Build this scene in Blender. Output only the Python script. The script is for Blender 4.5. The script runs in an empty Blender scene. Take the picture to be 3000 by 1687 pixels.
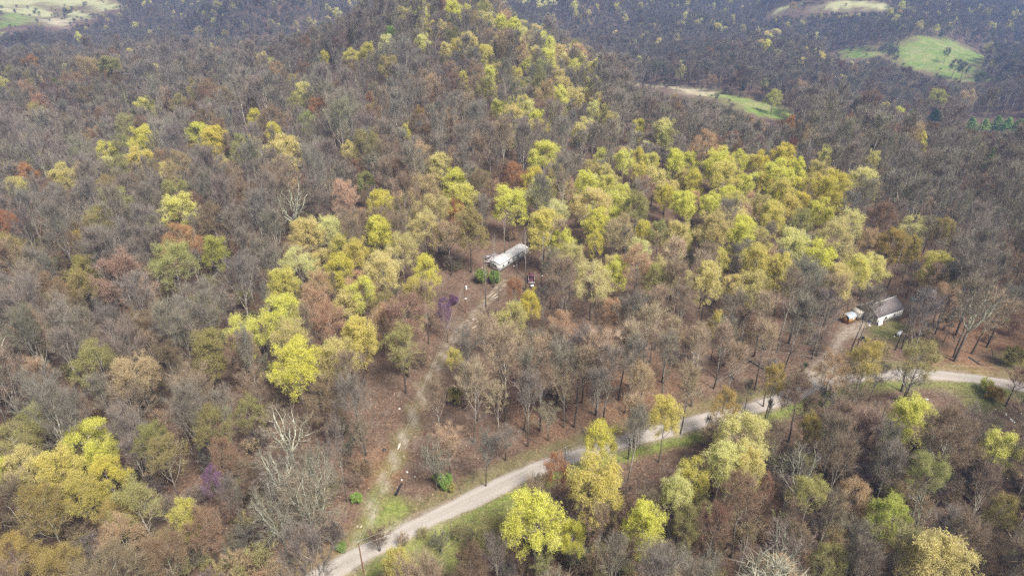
import bpy, math, random
import numpy as np
from mathutils import Vector, Matrix

R = math.radians
SC = bpy.context.scene
COL = SC.collection
RNG = np.random.default_rng(7)
random.seed(7)

# ------------------------------------------------------------------ camera, sky, sun, exposure
CAM_H, PITCH, FPX = 105.0, 31.0, 2000.0          # metres up, degrees down, focal length in photo pixels (3000 wide)
cam_d = bpy.data.cameras.new('camera')
cam = bpy.data.objects.new('camera', cam_d); COL.objects.link(cam)
cam.location = (0, 0, CAM_H); cam.rotation_euler = (R(90 - PITCH), 0, 0)
cam_d.sensor_width = 36; cam_d.lens = 36 * FPX / 3000; cam_d.clip_end = 9000; cam_d.clip_start = 1
SC.camera = cam

SUN_EL, SUN_AZ = 56, 138                           # azimuth clockwise from +Y
world = bpy.data.worlds.new('World'); SC.world = world; world.use_nodes = True
wn = world.node_tree; bg = wn.nodes['Background']
sky = wn.nodes.new('ShaderNodeTexSky'); sky.sky_type = 'NISHITA'; sky.sun_disc = False
sky.sun_elevation = R(SUN_EL); sky.sun_rotation = R(SUN_AZ); sky.dust_density = 3.0; sky.air_density = 1.0
bw = wn.nodes.new('ShaderNodeRGBToBW'); ov_ = wn.nodes.new('ShaderNodeMix'); ov_.data_type = 'RGBA'; ov_.inputs[0].default_value = .7   # thin cloud: the sky's blue mostly greyed out
wn.links.new(sky.outputs[0], bw.inputs[0]); wn.links.new(sky.outputs[0], ov_.inputs[6]); wn.links.new(bw.outputs[0], ov_.inputs[7])
wn.links.new(ov_.outputs[2], bg.inputs[0]); bg.inputs[1].default_value = 0.08
sun_d = bpy.data.lights.new('sun', 'SUN'); sun_d.energy = 2.5; sun_d.angle = R(16); sun_d.color = (1, .93, .82)
sun = bpy.data.objects.new('sun', sun_d); COL.objects.link(sun)
sv = Vector((math.sin(R(SUN_AZ)) * math.cos(R(SUN_EL)), math.cos(R(SUN_AZ)) * math.cos(R(SUN_EL)), math.sin(R(SUN_EL))))
sun.rotation_euler = sv.to_track_quat('Z', 'Y').to_euler()
SC.view_settings.view_transform = 'Standard'; SC.view_settings.look = 'None'
SC.view_settings.exposure = 1.32; SC.view_settings.gamma = 1
SC.cycles.max_bounces = 4; SC.cycles.diffuse_bounces = 2; SC.cycles.glossy_bounces = 1
SC.cycles.transmission_bounces = 2; SC.cycles.volume_bounces = 0; SC.cycles.transparent_max_bounces = 4
SC.cycles.use_denoising = False; SC.cycles.use_adaptive_sampling = False
HAZE_DENSITY, HAZE_COLOR = 0.00030, (.34, .53, 1.0)

# ------------------------------------------------------------------ terrain height
_nw = []
for wl, amp, n in ((70, .8, 5), (33, .28, 4)):
    for _ in range(n):
        a = RNG.uniform(0, 2 * math.pi); k = 2 * math.pi / (wl * RNG.uniform(.7, 1.4))
        _nw.append((math.cos(a) * k, math.sin(a) * k, RNG.uniform(0, 6.28), amp / math.sqrt(n) * 1.4, 0))
for _ in range(6):
    a = RNG.uniform(0, 2 * math.pi); k = 2 * math.pi / (330 * RNG.uniform(.7, 1.5))
    _nw.append((math.cos(a) * k, math.sin(a) * k, RNG.uniform(0, 6.28), 7.5, 1))

def S(t):
    t = np.clip(t, 0, 1); return t * t * (3 - 2 * t)

def ground(x, y):
    x = np.asarray(x, float); y = np.asarray(y, float)
    h = -88 * S((y - 240) / 660)
    h = h + 47 * np.exp(-((x + 48) / 88) ** 2 - ((y - 515) / 150) ** 2) + 5 * np.exp(-((x + 190) / 130) ** 2 - ((y - 540) / 110) ** 2)
    h = h - 35 * np.exp(-((x - 300) / 170) ** 2 - ((y - 470) / 130) ** 2)
    h = h - 15 * np.exp(-((x + 220) / 120) ** 2 - ((y - 300) / 110) ** 2)
    far = S((np.hypot(x, y) - 450) / 500)
    for kx, ky, p, a, f in _nw:
        s = np.sin(kx * x + ky * y + p) * a
        h = h + (s * far if f else s)
    h = h + 55 * S((y - 1750) / 1200)
    return h

def g1(x, y): return float(ground(x, y))

CP, SP = math.cos(R(PITCH)), math.sin(R(PITCH))

def proj(x, y, z):
    dz = z - CAM_H
    d = y * CP - dz * SP
    up = y * SP + dz * CP
    return 1500 + FPX * x / d, 843.5 - FPX * up / d, d

def at(px, py, dz=0.0):
    """the point dz above the ground that stands at this photo pixel"""
    u, v = (px - 1500) / FPX, (843.5 - py) / FPX
    dx, dy, dzz = u, CP + v * SP, -SP + v * CP
    t = np.linspace(50, 3200, 6301)
    f = CAM_H + t * dzz - (ground(t * dx, t * dy) + dz)
    i = int(np.argmax(f < 0))
    if f[i] >= 0: i = len(t) - 1
    a, b = f[i - 1], f[i]
    s = t[i - 1] + (t[i] - t[i - 1]) * (a / (a - b) if a != b else 0)
    return np.array((s * dx, s * dy, CAM_H + s * dzz))

# ------------------------------------------------------------------ mesh building
class MB:
    def __init__(self): self.v, self.q, self.t, self.n = [], [], [], 0
    def add(self, v, faces, mat=0):
        faces = np.asarray(faces, np.int64)
        (self.q if faces.shape[1] == 4 else self.t).append((faces + self.n, mat))
        self.v.append(np.asarray(v, float)); self.n += len(v)
    def tube(self, P, rad, n=5, mat=0, cap=False):
        P = np.asarray(P, float); rad = np.asarray(rad, float); k = len(P)
        T = np.gradient(P, axis=0); T /= np.linalg.norm(T, axis=1)[:, None] + 1e-9
        m = T.mean(0); ref = np.array((1., 0, 0)) if abs(m[0]) < .75 * np.linalg.norm(m) else np.array((0., 1, 0))
        U = np.cross(T, ref); U /= np.linalg.norm(U, axis=1)[:, None] + 1e-9
        V = np.cross(T, U)
        a = np.arange(n) * 2 * math.pi / n
        ring = P[:, None] + rad[:, None, None] * (np.cos(a)[None, :, None] * U[:, None] + np.sin(a)[None, :, None] * V[:, None])
        i = np.arange(k - 1)[:, None] * n; j = np.arange(n)[None]; j2 = (j + 1) % n
        f = np.stack([i + j, i + j2, i + n + j2, i + n + j], -1).reshape(-1, 4)
        self.add(ring.reshape(-1, 3), f, mat)
        if cap:
            for row, c in ((0, P[0]), (k - 1, P[-1])):
                r_ = ring[row]; vv = np.vstack([r_, c])
                self.add(vv, [[q, (q + 1) % n, n] if row else [(q + 1) % n, q, n] for q in range(n)], mat)
    def box(self, c, s, rz=0, mat=0, rx=0, ry=0):
        m = Matrix.Rotation(rz, 3, 'Z') @ Matrix.Rotation(ry, 3, 'Y') @ Matrix.Rotation(rx, 3, 'X')
        v = [np.array(m @ Vector((sx * s[0] / 2, sy * s[1] / 2, sz * s[2] / 2))) + np.array(c) for sx in (-1, 1) for sy in (-1, 1) for sz in (-1, 1)]
        self.add(v, [[0, 1, 3, 2], [4, 6, 7, 5], [0, 4, 5, 1], [2, 3, 7, 6], [0, 2, 6, 4], [1, 5, 7, 3]], mat)
    def prism(self, prof, y0, y1, mat=0):
        """profile in x,z extruded along y"""
        n = len(prof)
        v = [(x, y0, z) for x, z in prof] + [(x, y1, z) for x, z in prof]
        self.add(v, [[i, (i + 1) % n, n + (i + 1) % n, n + i] for i in range(n)], mat)
        cx = sum(p[0] for p in prof) / n; cz = sum(p[1] for p in prof) / n
        for y, fl in ((y0, 1), (y1, 0)):
            vv = [(x, y, z) for x, z in prof] + [(cx, y, cz)]
            self.add(vv, [([(i + 1) % n, i, n] if fl else [i, (i + 1) % n, n]) for i in range(n)], mat)
    def mesh(self, name, mats, smooth=False):
        me = bpy.data.meshes.new(name)
        V = np.concatenate(self.v) if self.v else np.zeros((0, 3))
        loops, tot, mi = [], [], []
        for lst, w in ((self.q, 4), (self.t, 3)):
            for f, m in lst:
                loops.append(f.ravel()); tot.append(np.full(len(f), w)); mi.append(np.full(len(f), m))
        loops = np.concatenate(loops); tot = np.concatenate(tot); mi = np.concatenate(mi)
        me.vertices.add(len(V)); me.vertices.foreach_set('co', V.astype(np.float32).ravel())
        me.loops.add(len(loops)); me.loops.foreach_set('vertex_index', loops.astype(np.int32))
        me.polygons.add(len(tot))
        st = np.concatenate([[0], np.cumsum(tot)[:-1]])
        me.polygons.foreach_set('loop_start', st.astype(np.int32))
        me.polygons.foreach_set('material_index', mi.astype(np.int32))
        if smooth: me.polygons.foreach_set('use_smooth', np.ones(len(tot), bool))
        for m in mats: me.materials.append(m)
        me.update(calc_edges=True); me.validate()
        return me
    def build(self, name, mats, parent=None, smooth=False):
        if not isinstance(mats, (list, tuple)): mats = [mats]
        return link(name, self.mesh(name, mats, smooth), parent)

def link(name, data, parent=None, loc=None):
    o = bpy.data.objects.new(name, data); COL.objects.link(o)
    if parent is not None: o.parent = parent
    if loc is not None: o.location = [float(c) for c in loc]
    return o

def tag(o, label=None, cat=None, group=None, kind=None):
    if label: o['label'] = label
    if cat: o['category'] = cat
    if group: o['group'] = group
    if kind: o['kind'] = kind
    return o

def thing(name, label, cat, loc, rz=0, group=None):
    o = link(name, None, None, loc); o.rotation_euler = (0, 0, rz); o.empty_display_size = .5
    return tag(o, label, cat, group)

# ------------------------------------------------------------------ materials
def new_mat(name):
    m = bpy.data.materials.new(name); m.use_nodes = True; nt = m.node_tree
    b = nt.nodes['Principled BSDF']; b.inputs['Roughness'].default_value = .85
    b.inputs['Specular IOR Level'].default_value = .2
    return m, nt, b

def N(nt, typ, **kw):
    n = nt.nodes.new(typ)
    for k, v in kw.items(): setattr(n, k, v)
    return n

def noise(nt, scale, detail=3, vec=None, rough=.55):
    n = N(nt, 'ShaderNodeTexNoise'); n.inputs['Scale'].default_value = scale
    n.inputs['Detail'].default_value = detail; n.inputs['Roughness'].default_value = rough
    if vec is not None: nt.links.new(vec, n.inputs['Vector'])
    return n.outputs['Fac']

def ramp(nt, fac, stops):
    r = N(nt, 'ShaderNodeValToRGB'); e = r.color_ramp.elements
    while len(e) < len(stops): e.new(.5)
    for el, (p, c) in zip(e, stops): el.position = p; el.color = (*c, 1)
    nt.links.new(fac, r.inputs[0]); return r.outputs[0]

def mix(nt, fac, a, b, mode='MIX'):
    m = N(nt, 'ShaderNodeMix', data_type='RGBA', blend_type=mode)
    for sock, val in ((0, fac), (6, a), (7, b)):
        if isinstance(val, (int, float)): m.inputs[sock].default_value = val
        elif isinstance(val, tuple): m.inputs[sock].default_value = (*val, 1)
        else: nt.links.new(val, m.inputs[sock])
    return m.outputs[2]

def mul(nt, a, b, op='MULTIPLY'):
    m = N(nt, 'ShaderNodeMath', operation=op)
    for s, v in ((0, a), (1, b)):
        if isinstance(v, (int, float)): m.inputs[s].default_value = v
        else: nt.links.new(v, m.inputs[s])
    return m.outputs[0]

def objco(nt): return N(nt, 'ShaderNodeTexCoord').outputs['Object']

def surf_mat(name, c1, c2, scale=3., rough=.85, c3=None, stain=None, metal=0, spec=.2, bump=0):
    """two or three colours mottled by noise"""
    m, nt, b = new_mat(name); co = objco(nt)
    st = [(.3, c1), (.7, c2)] if c3 is None else [(.28, c1), (.52, c2), (.75, c3)]
    c = ramp(nt, noise(nt, scale, 5, co), st)
    if stain:
        sc, col, lo, hi = stain
        f = ramp(nt, noise(nt, sc, 6, co, .65), [(lo, (0, 0, 0)), (hi, (1, 1, 1))])
        c = mix(nt, f, c, col)
    nt.links.new(c, b.inputs['Base Color']); b.inputs['Roughness'].default_value = rough
    b.inputs['Metallic'].default_value = metal; b.inputs['Specular IOR Level'].default_value = spec
    if bump:
        bp = N(nt, 'ShaderNodeBump'); bp.inputs['Strength'].default_value = bump
        nt.links.new(noise(nt, scale * 5, 4, co), bp.inputs['Height']); nt.links.new(bp.outputs[0], b.inputs['Normal'])
    return m

def tint_node(nt, inst):
    if inst:
        a = N(nt, 'ShaderNodeAttribute', attribute_type='INSTANCER', attribute_name='tint'); return a.outputs['Color']
    return N(nt, 'ShaderNodeObjectInfo').outputs['Color']

def leaf_mat(name, inst):
    m = bpy.data.materials.new(name); m.use_nodes = True; nt = m.node_tree
    nt.nodes.remove(nt.nodes['Principled BSDF']); out = nt.nodes['Material Output']
    t = tint_node(nt, inst)
    isl = N(nt, 'ShaderNodeNewGeometry').outputs['Random Per Island']
    f = ramp(nt, isl, [(0, (.7, .7, .7)), (.5, (1, 1, 1)), (1, (1.2, 1.18, 1.1))])
    c = mix(nt, 1.0, t, f, 'MULTIPLY')
    d = N(nt, 'ShaderNodeBsdfDiffuse'); tr = N(nt, 'ShaderNodeBsdfTranslucent'); mx = N(nt, 'ShaderNodeMixShader')
    nt.links.new(c, d.inputs[0]); nt.links.new(c, tr.inputs[0]); mx.inputs[0].default_value = .45
    nt.links.new(d.outputs[0], mx.inputs[1]); nt.links.new(tr.outputs[0], mx.inputs[2]); nt.links.new(mx.outputs[0], out.inputs[0])
    return m

def twig_mat(name, inst):
    m, nt, b = new_mat(name)
    rnd = N(nt, 'ShaderNodeObjectInfo').outputs['Random']
    base = ramp(nt, rnd, [(0, (.28, .235, .18)), (.35, (.32, .26, .195)), (.7, (.25, .22, .18)), (1, (.30, .27, .205))])
    c = mix(nt, .55, base, tint_node(nt, inst))
    isl = N(nt, 'ShaderNodeNewGeometry').outputs['Random Per Island']
    c = mix(nt, 1.0, c, ramp(nt, isl, [(0, (.6, .6, .6)), (1, (1.3, 1.3, 1.3))]), 'MULTIPLY')
    nt.links.new(c, b.inputs['Base Color']); b.inputs['Specular IOR Level'].default_value = .1
    return m

def bark_mat(name, lo, hi, lichen=None):
    m, nt, b = new_mat(name); co = objco(nt)
    rnd = N(nt, 'ShaderNodeObjectInfo').outputs['Random']
    c = mix(nt, noise(nt, 1.6, 4, co), lo, hi)
    if lichen:
        f = ramp(nt, noise(nt, 2.4, 4, co), [(.34, (0, 0, 0)), (.52, (1, 1, 1))])
        sep = N(nt, 'ShaderNodeSeparateXYZ'); nt.links.new(co, sep.inputs[0])
        hgt = N(nt, 'ShaderNodeMapRange'); nt.links.new(sep.outputs[2], hgt.inputs[0])
        hgt.inputs[1].default_value = 5; hgt.inputs[2].default_value = 11
        c = mix(nt, mul(nt, f, hgt.outputs[0]), c, lichen)
    c = mix(nt, 1., c, ramp(nt, rnd, [(0, (.6, .6, .6)), (1, (1.5, 1.45, 1.4))]), 'MULTIPLY')
    nt.links.new(c, b.inputs['Base Color'])
    return m

M = {}
for inst in (0, 1):
    M['leaf%d' % inst] = leaf_mat('leaf_surface', inst)
    M['twig%d' % inst] = twig_mat('twig_surface', inst)
M['bark'] = bark_mat('bark_surface', (.055, .048, .04), (.16, .14, .115), (.45, .43, .38))
M['lichen'] = bark_mat('lichen_bark', (.07, .06, .05), (.16, .14, .11), (.5, .53, .43))
M['dead'] = bark_mat('dead_wood', (.38, .35, .31), (.6, .57, .52))

# ------------------------------------------------------------------ trees
def unit(v): return v / (np.linalg.norm(v, axis=-1, keepdims=True) + 1e-9)

def bez(a, b, c, n):
    t = np.linspace(0, 1, n)[:, None]
    return (1 - t) ** 2 * a + 2 * t * (1 - t) * b + t * t * c

def twigs(mb, P, D, L, w, mat, rg, fork=True):
    n = len(P); D = unit(D); side = unit(np.cross(D, unit(rg.normal(size=(n, 3))))) * w
    tip = P + D * L[:, None]
    mb.add(np.stack([P - side, P + side, tip], 1).reshape(-1, 3), np.arange(n * 3).reshape(n, 3), mat)
    tips = [tip]
    if fork:
        for s in (1, -1):
            P2 = P + D * (L * rg.uniform(.25, .6, n))[:, None]
            D2 = unit(D + side / w * s * rg.uniform(.4, .9, n)[:, None] + rg.normal(size=(n, 3)) * .2)
            L2 = L * rg.uniform(.4, .7, n); s2 = unit(np.cross(D2, unit(rg.normal(size=(n, 3))))) * w * .8
            t2 = P2 + D2 * L2[:, None]
            mb.add(np.stack([P2 - s2, P2 + s2, t2], 1).reshape(-1, 3), np.arange(n * 3).reshape(n, 3), mat)
            tips.append(t2)
    return np.concatenate(tips)

def leaves(mb, C, size, mat, rg):
    n = len(C); a = unit(rg.normal(size=(n, 3))); b = unit(np.cross(a, unit(rg.normal(size=(n, 3)))))
    s = (size * rg.uniform(.6, 1.35, n))[:, None]
    v = np.stack([C - a * s, C + b * s * .62, C + a * s, C - b * s * .62], 1).reshape(-1, 3)
    mb.add(v, np.arange(n * 4).reshape(n, 4), mat)

def tree_proto(seed, H=18., Rc=4., cb=.45, n1=12, n2=5, n3=4, ntw=7, tw=.028, twl=1.6, leaf=0, leaf_s=.12, form='tree',
               clump=.5, r0=.22, lod=0, up=.45, dead=False, stems=0, pw=2):
    """(trunk builder, crown builder): tapered trunk with limbs; crown of branchlets (slot 0), leaves (slot 1)"""
    rg = np.random.default_rng(seed); tr, cr = MB(), MB()
    zc, hz = H * (cb + 1) / 2, H * (1 - cb) / 2
    sides = 6 if lod == 0 else 4
    wob = rg.normal(size=(6, 2)) * .012 * H; wob[0] = 0
    zt = np.linspace(0, H * .93, 6); tp = np.column_stack([np.cumsum(wob[:, 0]) * .5, np.cumsum(wob[:, 1]) * .5, zt])
    trad = r0 * np.array([1.25, .92, .74, .52, .28, .06])
    limbs = []
    if form == 'fork':
        fz = cb * H; k = rg.integers(2, 4)
        tpp = np.column_stack([np.interp([0, fz * .5, fz], zt, tp[:, i]) for i in (0, 1, 2)])
        tr.tube(tpp, [r0 * 1.3, r0, r0 * .8], sides)
        base = tpp[-1]
        for i in range(n1):
            az = 2 * math.pi * (i + rg.uniform(-.3, .3)) / n1; el = rg.uniform(.25, 1.0)
            e = np.array((math.cos(az) * Rc * (1.05 - .75 * el) , math.sin(az) * Rc * (1.05 - .75 * el), fz + (H - fz) * (.25 + .72 * el)))
            st = base - np.array((0, 0, rg.uniform(0, .18) * fz))
            mid = st * .5 + e * .5 + np.array((math.cos(az) * .6, math.sin(az) * .6, -.5)) * rg.uniform(.2, 1) + rg.normal(size=3) * .4
            limbs.append((bez(st, mid, e, 7) + np.vstack([np.zeros(3), rg.normal(size=(5, 3)) * .16, np.zeros(3)]), r0 * rg.uniform(.5, .78)))
    elif form == 'multi':
        for i in range(stems):
            az = 2 * math.pi * (i + rg.uniform(-.3, .3)) / stems; rr = Rc * rg.uniform(.25, .8)
            e = np.array((math.cos(az) * rr, math.sin(az) * rr, H * rg.uniform(.7, 1)))
            limbs.append((bez(np.array((math.cos(az) * .1, math.sin(az) * .1, 0)), np.array((math.cos(az) * rr * .35, math.sin(az) * rr * .35, H * .5)), e, 5), r0 * rg.uniform(.5, 1)))
    else:
        tr.tube(tp, trad, sides)
        ga = rg.uniform(0, 6.28)
        for i in range(n1):
            u = (i + rg.uniform(.2, .8)) / n1
            zs = H * (cb * .92 + (.9 - cb * .92) * u ** 1.1)
            az = ga + i * 2.399 + rg.uniform(-.4, .4)
            ze = min(H * .985, zs + (H - zs) * up + hz * up * .55 + rg.uniform(-.05, .08) * H)
            rad = Rc * max(.06, 1 - abs((ze - zc) / (hz * 1.04)) ** pw) ** .5 * rg.uniform(.72, 1.05)
            if pw > 2: rad = Rc * max(.1, 1 - abs((ze - zc) / (hz * 1.08)) ** pw) ** .5 * rg.uniform(.3, 1.05)
            if dead: rad *= rg.uniform(.3, 1)
            st = np.array((np.interp(zs, zt, tp[:, 0]), np.interp(zs, zt, tp[:, 1]), zs))
            e = np.array((st[0] + math.cos(az) * rad, st[1] + math.sin(az) * rad, ze))
            mid = st * .5 + e * .5 + np.array((math.cos(az) * rad * .14, math.sin(az) * rad * .14, -(ze - zs) * .16)) + rg.normal(size=3) * .15
            limbs.append((bez(st, mid, e, 5), max(.045, np.interp(zs, zt, trad) * rg.uniform(.45, .68))))
    tipP, tipD, tipW = [], [], []
    for lp, lr in limbs:
        k = len(lp); tr.tube(lp, np.linspace(lr, lr * .22, k), 5 if lod == 0 else 3)
        llen = np.linalg.norm(lp[-1] - lp[0])
        for j in range(n2):
            t = .3 + .7 * (j + rg.uniform(.1, .9)) / n2
            f = t * (k - 1); i0 = min(int(f), k - 2); p = lp[i0] + (lp[i0 + 1] - lp[i0]) * (f - i0)
            tan = unit(lp[i0 + 1] - lp[i0])
            outw = unit(np.array((p[0], p[1], (p[2] - zc) * .7)))
            d = unit(tan * .6 + unit(rg.normal(size=3)) * .75 + outw * .35 + np.array((0, 0, up * .8)))
            L2 = (.34 * Rc + .12 * llen) * rg.uniform(.6, 1.15) * (1.1 - .3 * t)
            e2 = p + d * L2 + np.array((0, 0, .12 * L2))
            w = rg.uniform(0, 1)
            if lod == 0 or dead: tr.tube([p, p * .5 + e2 * .5 + rg.normal(size=3) * .08, e2], [lr * .33, lr * .22, .014], 3)
            else: cr.tube([p, e2], [lr * .3, .015], 3)
            if dead: continue
            for q in range(n3):
                s = .3 + .7 * (q + rg.uniform(0, 1)) / n3
                p3 = p + (e2 - p) * s
                d3 = unit(d * .7 + unit(rg.normal(size=3)) * .8 + np.array((0, 0, up * .7)) + outw * .2)
                L3 = L2 * rg.uniform(.35, .65); e3 = p3 + d3 * L3
                if lod == 0: cr.tube([p3, e3], [.022, .009], 3)
                for z in range(ntw):
                    tipP.append(p3 + (e3 - p3) * rg.uniform(.2, 1)); tipD.append(d3 + rg.normal(size=3) * .42 + np.array((0, 0, up * 1.0))); tipW.append(w + .3 * (p3[2] - zc) / hz)
    if tipP:
        P = np.array(tipP); D = np.array(tipD); W = np.array(tipW)
        tips = twigs(cr, P, D, twl * rg.uniform(.5, 1.15, len(P)), tw, 0, rg)
        if leaf:
            W3 = np.concatenate([W, W, W])
            keep = rg.uniform(size=len(tips)) < np.clip((W3 - clump + .32) / .5, .03, 1)
            C = tips[keep]
            if len(C):
                C = np.repeat(C, leaf, 0) + rg.normal(size=(len(C) * leaf, 3)) * leaf_s * 1.6
                leaves(cr, C, leaf_s, 1, rg)
    return tr, cr

def conifer_proto(seed, H=11., Rc=3.3, lod=0):
    rg = np.random.default_rng(seed); tr, cr = MB(), MB()
    tr.tube([(0, 0, 0), (0, 0, H * .5), (0, 0, H * .97)], [.18, .11, .02], 5)
    P, D, L = [], [], []
    nw = 24 if lod == 0 else 15
    for i in range(nw):
        z = H * (.1 + .88 * i / nw); r = Rc * (1 - (z / H) ** 1.7) * rg.uniform(.8, 1.1) + .15
        for k in range(7):
            az = rg.uniform(0, 6.28); e = np.array((math.cos(az) * r, math.sin(az) * r, z - .12 * r))
            st = np.array((0, 0, z)); cr.tube([st, e], [.03, .008], 3, 0)
            for q in range(10 if lod == 0 else 6):
                P.append(st + (e - st) * rg.uniform(.15, 1)); D.append((e - st) / r + rg.normal(size=3) * .5); L.append(rg.uniform(.3, .6))
    P = np.array(P); leaves(cr, np.repeat(P, 3, 0) + rg.normal(size=(len(P) * 3, 3)) * .14, .17 if lod == 0 else .26, 1, rg)
    return tr, cr

FAM = {   # family: list of keyword sets (each a variant)
    'bare': [dict(H=21, Rc=3.9, cb=.36, n1=13, up=0.54, r0=.23, pw=5, twl=2.1, tw=.019, ntw=8), dict(H=22, Rc=3.2, cb=.42, n1=12, up=0.64, r0=.21, pw=5, twl=2.2, tw=.019, ntw=8),
             dict(H=19.5, Rc=4.3, cb=.34, n1=14, up=0.46, r0=.25, pw=4, twl=2.0, tw=.019, ntw=8), dict(H=23, Rc=3.5, cb=.48, n1=11, up=0.58, r0=.24, pw=5, twl=2.0, tw=.02, ntw=8), dict(H=17, Rc=2.6, cb=.34, n1=10, up=0.68, r0=.15, pw=5, twl=1.9, tw=.018, ntw=8)],
    'bud': [dict(H=18, Rc=4.2, cb=.42, n1=13, up=0.34, leaf=6, leaf_s=.062, clump=.42), dict(H=19.5, Rc=3.8, cb=.48, n1=12, up=0.38, leaf=6, leaf_s=.062, clump=.4),
            dict(H=16.5, Rc=4.4, cb=.36, n1=14, up=0.30, leaf=6, leaf_s=.062, clump=.38), dict(H=18, Rc=3.5, cb=.4, n1=12, up=0.43, leaf=6, leaf_s=.062, clump=.45)],
    'leaf': [dict(H=17, Rc=4.0, cb=.36, n1=14, up=0.31, leaf=9, leaf_s=.08, clump=.42), dict(H=18.5, Rc=3.5, cb=.38, n1=14, up=0.37, leaf=9, leaf_s=.08, clump=.38),
             dict(H=16, Rc=4.4, cb=.34, n1=15, up=0.28, leaf=9, leaf_s=.08, clump=.48), dict(H=19, Rc=3.7, cb=.45, n1=13, up=0.34, leaf=9, leaf_s=.08, clump=.4),
             dict(H=17.5, Rc=3.9, cb=.4, n1=14, up=0.32, leaf=7, leaf_s=.08, clump=.55)],
    'sparse': [dict(H=18, Rc=4.2, cb=.4, n1=11, up=.5, leaf=9, leaf_s=.08, clump=.85), dict(H=19, Rc=3.8, cb=.42, n1=11, up=.6, leaf=9, leaf_s=.08, clump=.75)],
    'lichen': [dict(H=18, Rc=6., cb=.38, n1=8, n2=6, n3=4, ntw=5, form='fork', r0=.34, up=.25), dict(H=19, Rc=5.2, cb=.42, n1=9, n2=6, n3=4, ntw=5, form='fork', r0=.32, up=.35),
               dict(H=17, Rc=5.5, cb=.3, n1=10, n2=6, n3=4, ntw=6, form='fork', r0=.3, up=.4)],
    'dead': [dict(H=15, Rc=2.6, cb=.4, n1=11, n2=4, dead=True, r0=.19, up=.5), dict(H=13, Rc=3., cb=.3, n1=12, n2=4, dead=True, r0=.17, up=.55)],
    'snag': [dict(H=19, Rc=1.8, cb=.55, n1=8, n2=3, dead=True, r0=.2, up=.6), dict(H=17, Rc=1.5, cb=.62, n1=7, n2=3, dead=True, r0=.17, up=.7)],
    'shrub': [dict(H=4.2, Rc=2.0, n2=4, n3=3, ntw=7, form='multi', stems=10, r0=.035, tw=.022, twl=.8, up=.5, cb=.2, leaf=1, leaf_s=.06, clump=.5),
              dict(H=5.6, Rc=2.2, n2=5, n3=3, ntw=6, form='multi', stems=9, r0=.045, tw=.024, twl=.9, up=.6, cb=.2, leaf=1, leaf_s=.06, clump=.7),
              dict(H=3.2, Rc=2.2, n2=4, n3=3, ntw=7, form='multi', stems=11, r0=.03, tw=.02, twl=.7, up=.3, cb=.1, leaf=1, leaf_s=.06, clump=.4)],
    'bush': [dict(H=3.0, Rc=1.9, n2=4, n3=4, ntw=5, form='multi', stems=12, r0=.035, tw=.02, twl=.6, up=.35, cb=.05, leaf=9, leaf_s=.08, clump=.42),
             dict(H=3.8, Rc=2.2, n2=4, n3=4, ntw=5, form='multi', stems=11, r0=.04, tw=.02, twl=.7, up=.4, cb=.1, leaf=9, leaf_s=.08, clump=.5)],
}
PROTO = {}       # (family, variant) -> (trunk mesh, crown mesh, height, crown radius)
for fi, (fam, vs) in enumerate(FAM.items()):
    for vi, kw in enumerate(vs):
        tr, cr = tree_proto(100 * fi + vi + 11, **kw)
        bark = M['lichen'] if fam == 'lichen' else M['dead'] if fam == 'dead' else M['bark']
        PROTO[fam, vi] = (tr.mesh('trunk', [bark], True), cr.mesh('crown', [M['twig0'], M['leaf0']]) if cr.n else None, kw['H'], kw['Rc'])
for vi in range(2):
    tr, cr = conifer_proto(900 + vi)
    PROTO['evergreen', vi] = (tr.mesh('trunk', [M['bark']], True), cr.mesh('crown', [M['twig0'], M['leaf0']]), 11., 3.3)

def crown_box(me, H, Rc):
    """(share of the height where the crown's middle sits, its radius)"""
    if me is None: return .68, Rc
    V = np.empty(len(me.vertices) * 3, np.float32); me.vertices.foreach_get('co', V); V = V.reshape(-1, 3)
    z0, z1 = np.percentile(V[:, 2], [4, 97]); return float((z0 + z1) / 2 / H), float(np.percentile(np.hypot(V[:, 0], V[:, 1]), 94))
FZ, RAD = {}, {}
for key, (tm, cm, H0, R0) in PROTO.items(): FZ[key], RAD[key] = crown_box(cm, H0, R0)
print('CROWNS', {k: (round(FZ[k], 2), round(RAD[k], 1)) for k in FZ})
LOD = []         # joined light meshes for the forest that nobody could count
LOD_OF = {}
def add_lod(fam, kw, seed):
    if fam == 'evergreen': tr, cr = conifer_proto(seed, lod=1)
    else:
        k2 = dict(kw); shrubby = kw.get('form') == 'multi'
        if not shrubby: k2.update(n1=max(8, kw['n1'] - 2), n2=4, n3=4, ntw=5, tw=.036, twl=2.0)
        if k2.get('leaf') and not shrubby: k2.update(leaf=3, leaf_s=kw['leaf_s'] * 2.3)
        tr, cr = tree_proto(seed, lod=1, **k2)
    for lst in ('q', 't'):
        for f, m in getattr(cr, lst): getattr(tr, lst).append((f + tr.n, m + 1))
    tr.v += cr.v; tr.n += cr.n
    me = tr.mesh('forest_tree', [M['bark'], M['twig1'], M['leaf1']])
    LOD_OF.setdefault(fam, []).append(len(LOD)); LOD.append((bpy.data.objects.new('forest_tree_source', me), kw['H'], kw['Rc']))
for fam, cnt in (('bare', 4), ('bud', 3), ('leaf', 4), ('sparse', 2), ('shrub', 3), ('bush', 1)):
    for vi in range(cnt): add_lod(fam, FAM[fam][vi], 5000 + 37 * len(LOD))
add_lod('evergreen', dict(H=11., Rc=3.3), 5999)

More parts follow.
